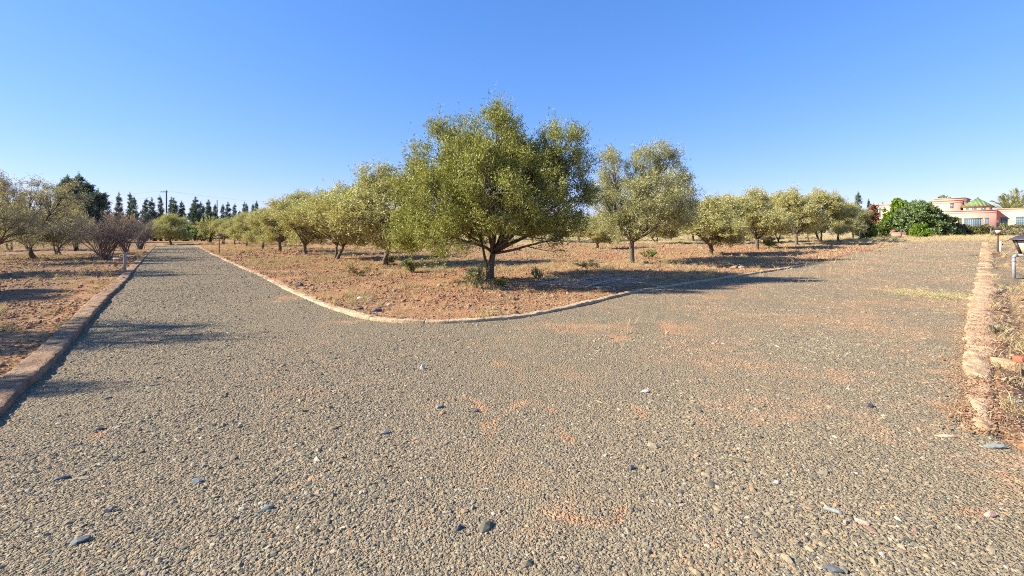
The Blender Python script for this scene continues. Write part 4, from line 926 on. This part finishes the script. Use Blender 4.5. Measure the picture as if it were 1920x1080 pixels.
hedge('hedge', 640, 960, 410, 105, 112, 'olive_yellow', 'long hedge far behind the large green olive', 94, 4600, 0.36, 0.09, 1.6)
hedge('hedge', 960, 1330, 402, 105, 98, 'olive_yellow', 'long yellowish hedge far behind the middle of the grove', 95, 5200, 0.36, 0.09, 1.6)
hedge('hedge', 1330, 1625, 402, 90, 76, 'citrus', 'long green hedge behind the right row of olives', 96, 4600, 0.30, 0.08, 1.4)

# ------------------------------------------------------------------ power line
def pole(px, top, D, rad, label, arm=True, name='power_pole'):
    p = at(px, D); H = zat(top, D) - p[2]; e = empty(name, p); tag(e, label, 'pole')
    MB().tube([(0, 0, -0.2), (0.02, 0, H * .5), (0, 0, H)], [rad, rad * .9, rad * .75], 8).build('shaft', M['pole'], e)
    if arm:
        MB().box((-0.55, 0, H - 0.35), (1.7, 0.14, 0.16)).build('cross_arm', M['pole'], e)
        for q in (-1.2, -0.6, 0.05): MB().lathe([(0.05, 0), (0.10, 0.05), (0.06, 0.12), (0.09, 0.18), (0.03, 0.26)], (q, 0, H - 0.27), 8).build('insulator', M['white_paint'], e)
    return p, H
pp, pH = pole(312, 357, 104, 0.18, 'tall dark power pole above the conifers on the left skyline')
pole(407, 375, 112, 0.13, 'thin bare mast among the conifers right of the power pole', False, 'mast')
def wire(a_, b_, sag, label):
    t = np.linspace(0, 1, 24)[:, None]; q = (1 - t) * np.array(a_) + t * np.array(b_); q[:, 2] -= sag * 4 * (t * (1 - t))[:, 0]
    tag(MB().tube(q, 0.013, 4).build('power_wire', M['wire']), label, 'wire', 'wires of the power line')
tz = pp[2] + pH
L_end = at(60, 100); R_end = at(700, 150)
wire((pp[0] - 1.2, pp[1], tz - 0.05), (L_end[0], 100, tz - 0.6), 1.0, 'upper power wire running left from the pole')
wire((pp[0] - 1.2, pp[1] + 0.3, tz - 1.2), (L_end[0], 101, tz - 1.6), 1.1, 'lower power wire running left from the pole')
wire((pp[0] + 0.05, pp[1], tz - 0.05), (R_end[0], 150, tz + 1.2), 2.0, 'power wire running right from the pole over the conifers')

# ------------------------------------------------------------------ garden lamps
def lantern(loc, H, label, rz, base=True):
    e = empty('garden_lamp', loc, rz); tag(e, label, 'lamp', 'lantern lamps beside the tracks')
    MB().lathe([(0.10, -0.03), (0.10, 0.03), (0.05, 0.05)], n=12).build('base_plate', M['lamp_post'], e)
    MB().lathe([(0.034, 0.0), (0.034, H - 0.42), (0.05, H - 0.40), (0.05, H - 0.385)], n=10).build('post', M['lamp_post'], e, True)
    z0, z1 = H - 0.385, H - 0.12; a0, a1 = 0.085, 0.165
    lan = MB().box((0, 0, z0 + 0.006), (a0 * 2 + 0.02, a0 * 2 + 0.02, 0.014))
    lan.box((0, 0, z1 - 0.006), (a1 * 2 + 0.02, a1 * 2 + 0.02, 0.014))
    for sx in (-1, 1):
        for sy in (-1, 1): lan.tube([(sx * a0, sy * a0, z0), (sx * a1, sy * a1, z1)], 0.011, 4)
    lan.build('lantern_frame', M['lamp_metal'], e)
    g = [(sx * (a0 if z == z0 else a1) * 0.95, sy * (a0 if z == z0 else a1) * 0.95, z + (0.014 if z == z0 else -0.014)) for z in (z0, z1) for sx, sy in ((-1, -1), (1, -1), (1, 1), (-1, 1))]
    gb = MB(); gb.add(g, [(3, 2, 1, 0), (4, 5, 6, 7), (0, 1, 5, 4), (1, 2, 6, 5), (2, 3, 7, 6), (3, 0, 4, 7)]); gb.build('glass', M['lamp_glass'], e)
    rf = MB(); k = math.sqrt(2)
    rf.lathe([(0.215 * k, z1 + 0.0), (0.215 * k, z1 + 0.014), (0.12 * k, z1 + 0.075), (0.035 * k, z1 + 0.105)], n=4, rz=PI / 4); rf.build('roof', M['lamp_roof'], e)
    MB().lathe([(0.02, z1 + 0.1), (0.028, z1 + 0.12), (0.01, z1 + 0.15)], n=8).build('finial', M['lamp_metal'], e)
    return e
p = P(411, 478); lantern(p, zat(438, p[1]) - p[2], 'small lantern lamp on a post beside the left track', 0.4)
p = P(1871, 474); lantern((p[0], p[1], p[2]), zat(426, p[1]) - p[2], 'lantern lamp on a thin post right of the right kerb', 0.8)
p = at(1926, 8.6); lantern((p[0], p[1], -0.08), zat(438, 8.6) + 0.08, 'nearest lantern lamp with dark roof cut by the right edge', 0.85)
# stub post on the left, twin of a missing lamp
p = P(234, 512); e = empty('stub_post', p, 0.2); tag(e, 'short weathered grey post beside the left kerb', 'post')
Hh = zat(475, p[1]) - p[2]
MB().lathe([(0.05, -0.1), (0.048, Hh), (0.03, Hh + 0.015)], n=12).build('shaft', M['wood_grey'], e, True)
MB().box((-0.02, 0, Hh + 0.03), (0.14, 0.12, 0.03)).build('cap_plate', M['wood_grey'], e)
p = P(225, 492); b = MB().box((0, 0, 0.22), (0.7, 0.05, 0.06), 0.1).box((-0.3, 0, 0.1), (0.05, 0.05, 0.24), 0.1).box((0.3, 0.03, 0.1), (0.05, 0.05, 0.24), 0.1).build('low_rail', M['wood_grey']); b.location = p; tag(b, 'low weathered rail just behind the short grey post', 'rail')
# grey drain pipe with elbow
p = P(1901, 517); p[2] -= 0.05; e = empty('drain_pipe', p); tag(e, 'grey upright drain pipe with elbow at the right edge', 'pipe')
Hh = zat(479, p[1]) - p[2]; rr_ = 0.045
MB().tube([(0, 0, -0.1), (0, 0, Hh * 0.5), (0, 0, Hh - 0.09)], rr_, 14).build('upright', M['grey_pipe'], e, True)
MB().tube([(0, 0, Hh - 0.09), (0.01, 0, Hh - 0.04), (0.04, 0, Hh - 0.008), (0.09, 0, Hh)], rr_ * 1.16, 14).build('elbow', M['grey_pipe'], e, True)
MB().tube([(0.09, 0, Hh), (0.9, -0.03, Hh + 0.01), (1.7, -0.05, Hh)], rr_, 14).build('crosspipe', M['grey_pipe'], e, True)
MB().lathe([(rr_ * 1.2, 0), (rr_ * 1.2, 0.05)], (0, 0, Hh - 0.2), 14).build('coupling', M['grey_pipe'], e, True)
# garden tap
p = P(1876, 470); e = empty('garden_tap', p); tag(e, 'white garden tap standpipe beside the right lantern post', 'tap')
Hh = zat(452, p[1]) - p[2]
MB().tube([(0, 0, -0.05), (0, 0, Hh)], 0.045, 8).build('standpipe', M['white_paint'], e, True)
MB().tube([(0.04, 0, Hh * 0.7), (0.12, 0, Hh * 0.7), (0.14, 0, Hh * 0.55)], 0.022, 6).build('spout', M['lamp_metal'], e)
MB().tube([(0, 0, Hh * 0.98), (0.5, 0, Hh * 1.04)], 0.018, 6).build('lever', M['lamp_metal'], e)

# ------------------------------------------------------------------ wire fence before the villa garden
fe = empty('wire_fence', at(1613, 48)); tag(fe, 'low fence of thin posts and wire at the edge of the field before the villa', 'fence')
fo = np.array(at(1613, 48)); pts = []
for px, top, bot in ((1613, 437, 452), (1648, 440, 449), (1690, 438, 447), (1736, 431, 444), (1800, 432, 445), (1858, 432, 445)):
    D = {1613: 46, 1648: 52, 1690: 53, 1736: 54, 1800: 54, 1858: 53}[px]; q = at(px, D); H = 0.95
    MB().box((q[0] - fo[0], q[1] - fo[1], q[2] - fo[2] + H / 2 - 0.1), (0.10, 0.10, H + 0.2)).build('post', M['post_dark'] if px != 1736 else M['white_paint'], fe); pts.append(q - fo)
for hz in (0.45, 0.85):
    MB().tube([q + np.array([0, 0, hz]) for q in pts], 0.012, 4).build('wire', M['pole'], fe)

# ------------------------------------------------------------------ the villa
V0 = at(1866, 64); t_ax = np.array([0.62, -0.785]); t_ax /= np.linalg.norm(t_ax); n_ax = np.array([-t_ax[1], t_ax[0]])      # t: to the right along the front, n: inwards
n_ax = n_ax if n_ax[1] > 0 else -n_ax
vz = math.atan2(t_ax[1], t_ax[0]); vf = empty('villa', (V0[0], V0[1], V0[2]), vz)
tag(vf, 'long low salmon pink villa with a green pyramid roof behind the garden trees', 'house')
def u_at(px, inn):                # distance along the front line (set back by inn) where a photo column meets it
    k = (px - CX) / F_PX; o = V0[:2] + n_ax * inn
    return (k * o[1] - o[0]) / (t_ax[0] - k * t_ax[1])
def z_at(px, py, inn):
    u = u_at(px, inn); D = (V0[:2] + n_ax * inn + t_ax * u)[1]; return zat(py, D) - V0[2]
def vblock(px0, px1, pytop, inn, depth, name='wall', zb=-0.6, mat='pink_wall', trim=0.22, ext0=0, ext1=0):
    u0, u1 = u_at(px0, inn) - ext0, u_at(px1, inn) + ext1; zt = z_at((px0 + px1) / 2, pytop, inn)
    w = MB().box(((u0 + u1) / 2, inn + depth / 2, (zb + zt) / 2), (u1 - u0, depth, zt - zb)).build(name, M[mat], vf)
    if trim:
        c_ = MB().box(((u0 + u1) / 2, inn + depth / 2, zt + 0.05), (u1 - u0 + 0.24, depth + 0.24, 0.11))
        c_.box(((u0 + u1) / 2, inn + depth / 2, zt - trim - 0.05), (u1 - u0 + 0.10, depth + 0.10, 0.07)); c_.build('cornice', M['pink_trim'], vf)
    return u0, u1, zt
def vwindow(px0, px1, py0, py1, inn, nx, ny, name='window'):
    u0, u1 = u_at(px0, inn), u_at(px1, inn); z1, z0 = z_at(px0, py0, inn), z_at(px0, py1, inn); w, h = u1 - u0, z1 - z0
    f = MB(); b = 0.055
    for xx in np.linspace(u0, u1, nx + 1): f.box((xx, inn - 0.035, (z0 + z1) / 2), (b, 0.06, h + b))
    for zz in np.linspace(z0, z1, ny + 1): f.box(((u0 + u1) / 2, inn - 0.032, zz), (w, 0.05, b))
    fo_ = f.build(name, M['blue_frame'], vf)
    MB().box(((u0 + u1) / 2, inn - 0.012, (z0 + z1) / 2), (w, 0.02, h)).build('pane', M['glass'], fo_)
    MB().box(((u0 + u1) / 2, inn - 0.05, z1 + 0.09), (w + 0.1, 0.12, 0.10)).build('lintel', M['lamp_post'], fo_)
vblock(1740, 1866, 396, 0.0, 9.0)                               # left front block
vblock(1866, 1990, 391, 1.7, 9.0, ext0=-0.02)                   # recessed right block
vblock(1636, 1700, 384, 3.0, 6.0, ext0=0, trim=0.3)             # low left wing
vblock(1742, 1800, 377, 5.0, 6.5, trim=0.25)                    # upper storey left
vblock(1752, 1808, 372.5, 8.0, 6.0, trim=0.2)                   # parapet behind it
u0, u1, zt = vblock(1806, 1855, 388, 5.0, 3.4, trim=0)          # drum under the roof
MB().box(((u0 + u1) / 2, 6.7, zt + 0.04), (u1 - u0 + 0.35, 3.75, 0.12)).build('eaves', M['pink_trim'], vf)
ap = z_at(1828, 371, 6.7); c_ = (u0 + u1) / 2; hw = (u1 - u0) / 2 + 0.32
rb = MB(); rb.add([(c_ - hw, 4.7, zt + 0.1), (c_ + hw, 4.7, zt + 0.1), (c_ + hw, 8.7, zt + 0.1), (c_ - hw, 8.7, zt + 0.1), (c_, 6.7, ap)], [(3, 2, 1, 0), (0, 1, 4), (1, 2, 4), (2, 3, 4), (3, 0, 4)]); rf = rb.build('roof', M['tiles'], vf)
MB().lathe([(0.07, -0.05), (0.10, 0.08), (0.03, 0.2), (0.015, 0.45)], (c_, 6.7, ap), 8).build('finial', M['tiles'], rf)
for a_, b_ in ((1811, 1815), (1823, 1830), (1840, 1847)): vwindow(a_, b_, 389.5, 392.6, 5.0, 1, 1)
vwindow(1808, 1840.5, 411, 426.5, 0.0, 8, 4); vwindow(1846.5, 1852.5, 410, 427, 0.0, 2, 4); vwindow(1796, 1802, 411, 426, 0.0, 2, 4)
vwindow(1876, 1888.5, 409.5, 426, 1.7, 3, 3); vwindow(1905.5, 1935, 408, 424.5, 1.7, 8, 4); vwindow(1648.5, 1650.5, 392, 406, 3.0, 1, 3)
for (a_, b_) in ((1782, 1787),):
    vwindow(a_, b_, 382, 390, 5.0, 1, 2)
u0, u1 = u_at(1868.5, 1.7), u_at(1872.5, 1.7); z1, z0 = z_at(1870, 412, 1.7), z_at(1870, 417.5, 1.7)
MB().box(((u0 + u1) / 2, 1.68, (z0 + z1) / 2), (u1 - u0, 0.05, z1 - z0)).build('notice_board', M['white_paint'], vf)
# small antenna boxes and chimney caps
for px in (1772, 1779): 
    u = u_at(px, 8.0); MB().box((u, 8.6, z_at(px, 371.0, 8.0)), (0.22, 0.22, 0.35)).build('chimney', M['post_dark'], vf)
# pink garden step wall
p = at(1676, 56); b = MB().box((0, 0, 0.25), (2.3, 0.8, 0.7)).box((-0.4, 0.3, 0.75), (1.1, 0.5, 0.35)).box((0.95, -0.45, 0.1), (0.5, 0.4, 0.35)).build('garden_wall', M['pink_trim']); b.location = (p[0], p[1], p[2] - 0.1); b.rotation_euler = (0, 0, -0.7)
tag(b, 'low stepped salmon pink wall between the citrus bushes and the dark green tree', 'wall')
# tall stone ball topiary etc: garden trees
garden_bush('garden_tree', 0, 1655, 1709, 372, 60, 'light_green', 'bright yellow green tree left of the big dark green one before the villa', 'tree', 101, 1900, 0.26, 0.085)
garden_bush('garden_tree', 0, 1668, 1788, 378, 56, 'dark_green', 'big dome shaped dark green tree before the villa', 'tree', 102, 4200, 0.24, 0.075)
garden_bush('garden_tree', 0, 1622, 1651, 386, 58, 'red_leaf', 'reddish leaved tree at the left end of the villa', 'tree', 103, 900, 0.22, 0.06)
garden_bush('citrus_bush', 0, 1606, 1642, 414, 50, 'citrus', 'citrus bush left of the pink step wall, left one of two', 'bush', 104, 800, 0.17, 0.05)
garden_bush('citrus_bush', 0, 1636, 1672, 416, 52, 'citrus', 'citrus bush left of the pink step wall, right one of two', 'bush', 105, 800, 0.17, 0.05)
garden_bush('garden_bush', 0, 1703, 1746, 423, 51, 'light_green', 'low yellow green bush at the foot of the dome shaped tree', 'bush', 106, 700, 0.14, 0.045)
garden_bush('garden_bush', 0, 1770, 1806, 409, 56, 'citrus', 'green bush at the right foot of the dome shaped tree', 'bush', 107, 800, 0.18, 0.05)
GBG = 'flowering hedges in front of the villa'
hedge('flowering_hedge', 1788, 1862, 425, 56, 54.5, 'flower_hedge', 'red flowering hedge under the wide window of the villa', 111, 2600, 0.14, 0.045, 0.7, GBG)
hedge('flowering_hedge', 1884, 1960, 424, 55, 52, 'flower_hedge', 'red and green hedge at the right end of the villa', 112, 2200, 0.14, 0.045, 0.7, GBG)
hedge('hedge', 1740, 1800, 428, 54.5, 54, 'dark_green', 'dark low hedge right of the dome shaped tree foot', 113, 1300, 0.16, 0.05, 0.6)
hedge('dry_shrubbery', 1872, 1935, 431, 50, 48, 'olive_grey', 'grey dry shrubbery behind the right lantern', 114, 1600, 0.14, 0.04, 0.6)
garden_bush('garden_bush', 0, 1874, 1888, 421, 58.5, 'dark_green', 'small dark shrub in the shaded villa corner', 'bush', 115, 260, 0.14, 0.05)
# palms
def palm_meshes(seed, H, L_=2.2, nf=20):
    r = np.random.default_rng(seed); tb = MB(); z = np.linspace(-0.1, H, 12); rad = 0.26 + 0.03 * np.cos(np.arange(12) * PI); tb.tube(np.stack([z * 0.02, z * 0, z], 1), rad, 9); c = np.array([H * 0.02, 0, H])
    V = []; Fq = []; rn = []
    for i in range(nf):
        a = i * 2.4; el = 1.4 - 1.2 * (i / nf) ; dr = np.array([math.cos(a) * math.cos(el), math.sin(a) * math.cos(el), math.sin(el)]); e = c + dr * L_; 
        pts = bez(c, e + np.array([0, 0, -0.35 * L_ * math.cos(el)]), dr * 0.2 * L_ + np.array([0, 0, 0.28 * L_ * math.cos(el)]), 12); tb.tube(pts, np.linspace(0.035, 0.01, 12), 4, False)
        tg = np.gradient(pts, axis=0); tg /= np.linalg.norm(tg, axis=1)[:, None]
        for k in range(1, 12):
            for m_ in range(3):
                q = pts[k] * (1 - m_ / 3) + pts[min(k + 1, 11)] * (m_ / 3); sd_ = np.cross(tg[k], [0, 0, 1]); sd_ /= np.linalg.norm(sd_) + 1e-6; ln = L_ * 0.26 * math.sin(PI * (0.12 + 0.8 * k / 12)) + 0.06
                for s in (-1, 1):
                    d_ = sd_ * s * 0.8 + tg[k] * 0.75 + np.array([0, 0, 0.12]) + r.normal(0, 0.08, 3); d_ /= np.linalg.norm(d_); w_ = np.cross(d_, [0, 0, 1.0]); w_ /= np.linalg.norm(w_) + 1e-6; j = len(V)
                    V += [q, q + d_ * ln * 0.4 + w_ * 0.05, q + d_ * ln, q + d_ * ln * 0.4 - w_ * 0.05]; Fq.append([j, j + 1, j + 2, j + 3]); rn.append(min(1, 0.2 + 0.6 * r.random()))
    return tb.mesh('palm_trunk', True), mesh_np('palm_crown', V, np.array(Fq), rnd=rn)
def palm(px, top, D, label, seed, L_=2.2):
    p = at(px, D); H = zat(top, D) - p[2] - L_ * 0.9; a_, b_ = palm_meshes(seed, H, L_); return tree('palm_tree', a_, b_, p, M['bark'], M['palm'], label, 'palm', 'palms behind the villa', rz=seed)
M['palm'] = make_leaf('palm_frond', [(0, (0.224, 0.238, 0.070)), (0.6, (0.448, 0.434, 0.168)), (1, (0.644, 0.602, 0.280))], 0.2, 0.5)
palm(1770, 367, 82, 'palm crown showing above the upper storey of the villa', 1, 1.6)
palm(1889, 367, 78, 'yellowish palm behind the villa roof, left of the taller palm', 2, 3.0)
palm(1912, 357, 80, 'tallest palm behind the villa roof at the right edge', 3, 4.0)
# tiny far trees over the left wing of the villa
for i, (px, top, ws, kd, lb) in enumerate([(1609, 362, 0.8, 3, 'slim cypress like conifer left of the villa'), (1630, 374, 0.35, 3, 'very thin dark conifer just left of the villa wing')]):
    p = at(px, 95); H = zat(top, 95) - p[2]; copy_tree(CS[kd], p, lb, (ws, ws, H / 10.4), i, 'conifers left of the villa')
for i, (px, top, w, lb) in enumerate([(1576, 366, 20, 'far dark tree top above the right end of the olive row'), (1657, 376, 22, 'far tree behind the left wing of the villa')]):
    olive('g3', px, 0, top, w, lb, i, 'far trees behind the villa', D=100)

# ------------------------------------------------------------------ weeds, suckers and brushwood near the big olive
def weed(px, py, wpx, hpx, label, seed, mat='weed', leaves=900, l=0.05, w=0.008):
    p = P(px, py); mm = shrub_meshes('weed_%d' % seed, seed, 2.6, 2.1, 12, 6, leaves, l * 6, w * 7)
    W = wpx * p[1] / F_PX / 2; H = hpx * p[1] / F_PX
    return shrub('weed', mm, p, 2.6, 2.1, H, W, M['twig'], M[mat], label, seed, None)
weed(775, 516, 44, 28, 'green weed bush left of the large olive near the shade', 201)
weed(893, 545, 52, 40, 'grey green sprouts at the left foot of the large olive trunk', 202, 'olive_mid')
weed(1882, 705, 34, 26, 'dry twiggy weed in the dark gap right of the kerb', 211, 'straw', 200)
weed(1893, 790, 38, 40, 'dry weed beside the end of the right kerb', 212, 'straw', 260)
weed(1866, 630, 24, 22, 'small dry weed on the shaded side of the kerb above the pale strip', 213, 'olive_grey')
weed(940, 540, 34, 18, 'low green sprouts at the right foot of the large olive trunk', 203)
weed(1008, 530, 24, 26, 'thin upright weed in the shade right of the large olive', 204, 'olive_mid')
weed(668, 518, 52, 20, 'dry tan weed clump on open soil below the two stemmed olive', 205, 'straw')
weed(1100, 505, 60, 16, 'grey green low weeds behind the shade of the large olive', 206, 'olive_grey')
weed(1216, 486, 30, 18, 'low weed beside the foot of the tall grey green olive', 207)
weed(730, 496, 30, 14, 'low weed behind the two stemmed olive', 208)
weed(1448, 466, 44, 18, 'pale green weed clump between the third and fourth olives of the right row', 209)
r = np.random.default_rng(5); tb = MB(); c0 = P(1045, 537)
for i in range(150):
    a = r.normal(0.1, 0.5); ln = r.uniform(0.4, 1.7); q = np.array([r.normal(0.5, 1.1), r.normal(0, 0.45), 0.03 + abs(r.normal(0, 0.08))]); dr = np.array([math.cos(a), math.sin(a) * 0.8, r.normal(0, 0.10)])
    e_ = q + dr * ln; e_[2] = max(0.02, e_[2]); m_ = (q + e_) / 2 + r.normal(0, 0.05, 3); tb.tube(np.array([q, m_, e_]), np.array([1, 0.8, 0.4]) * r.uniform(0.005, 0.016), 4, False)
b = tb.build('brushwood', M['wood_grey']); b.location = c0; tag(b, 'pile of cut grey branches in the shade right of the large olive', 'brushwood')
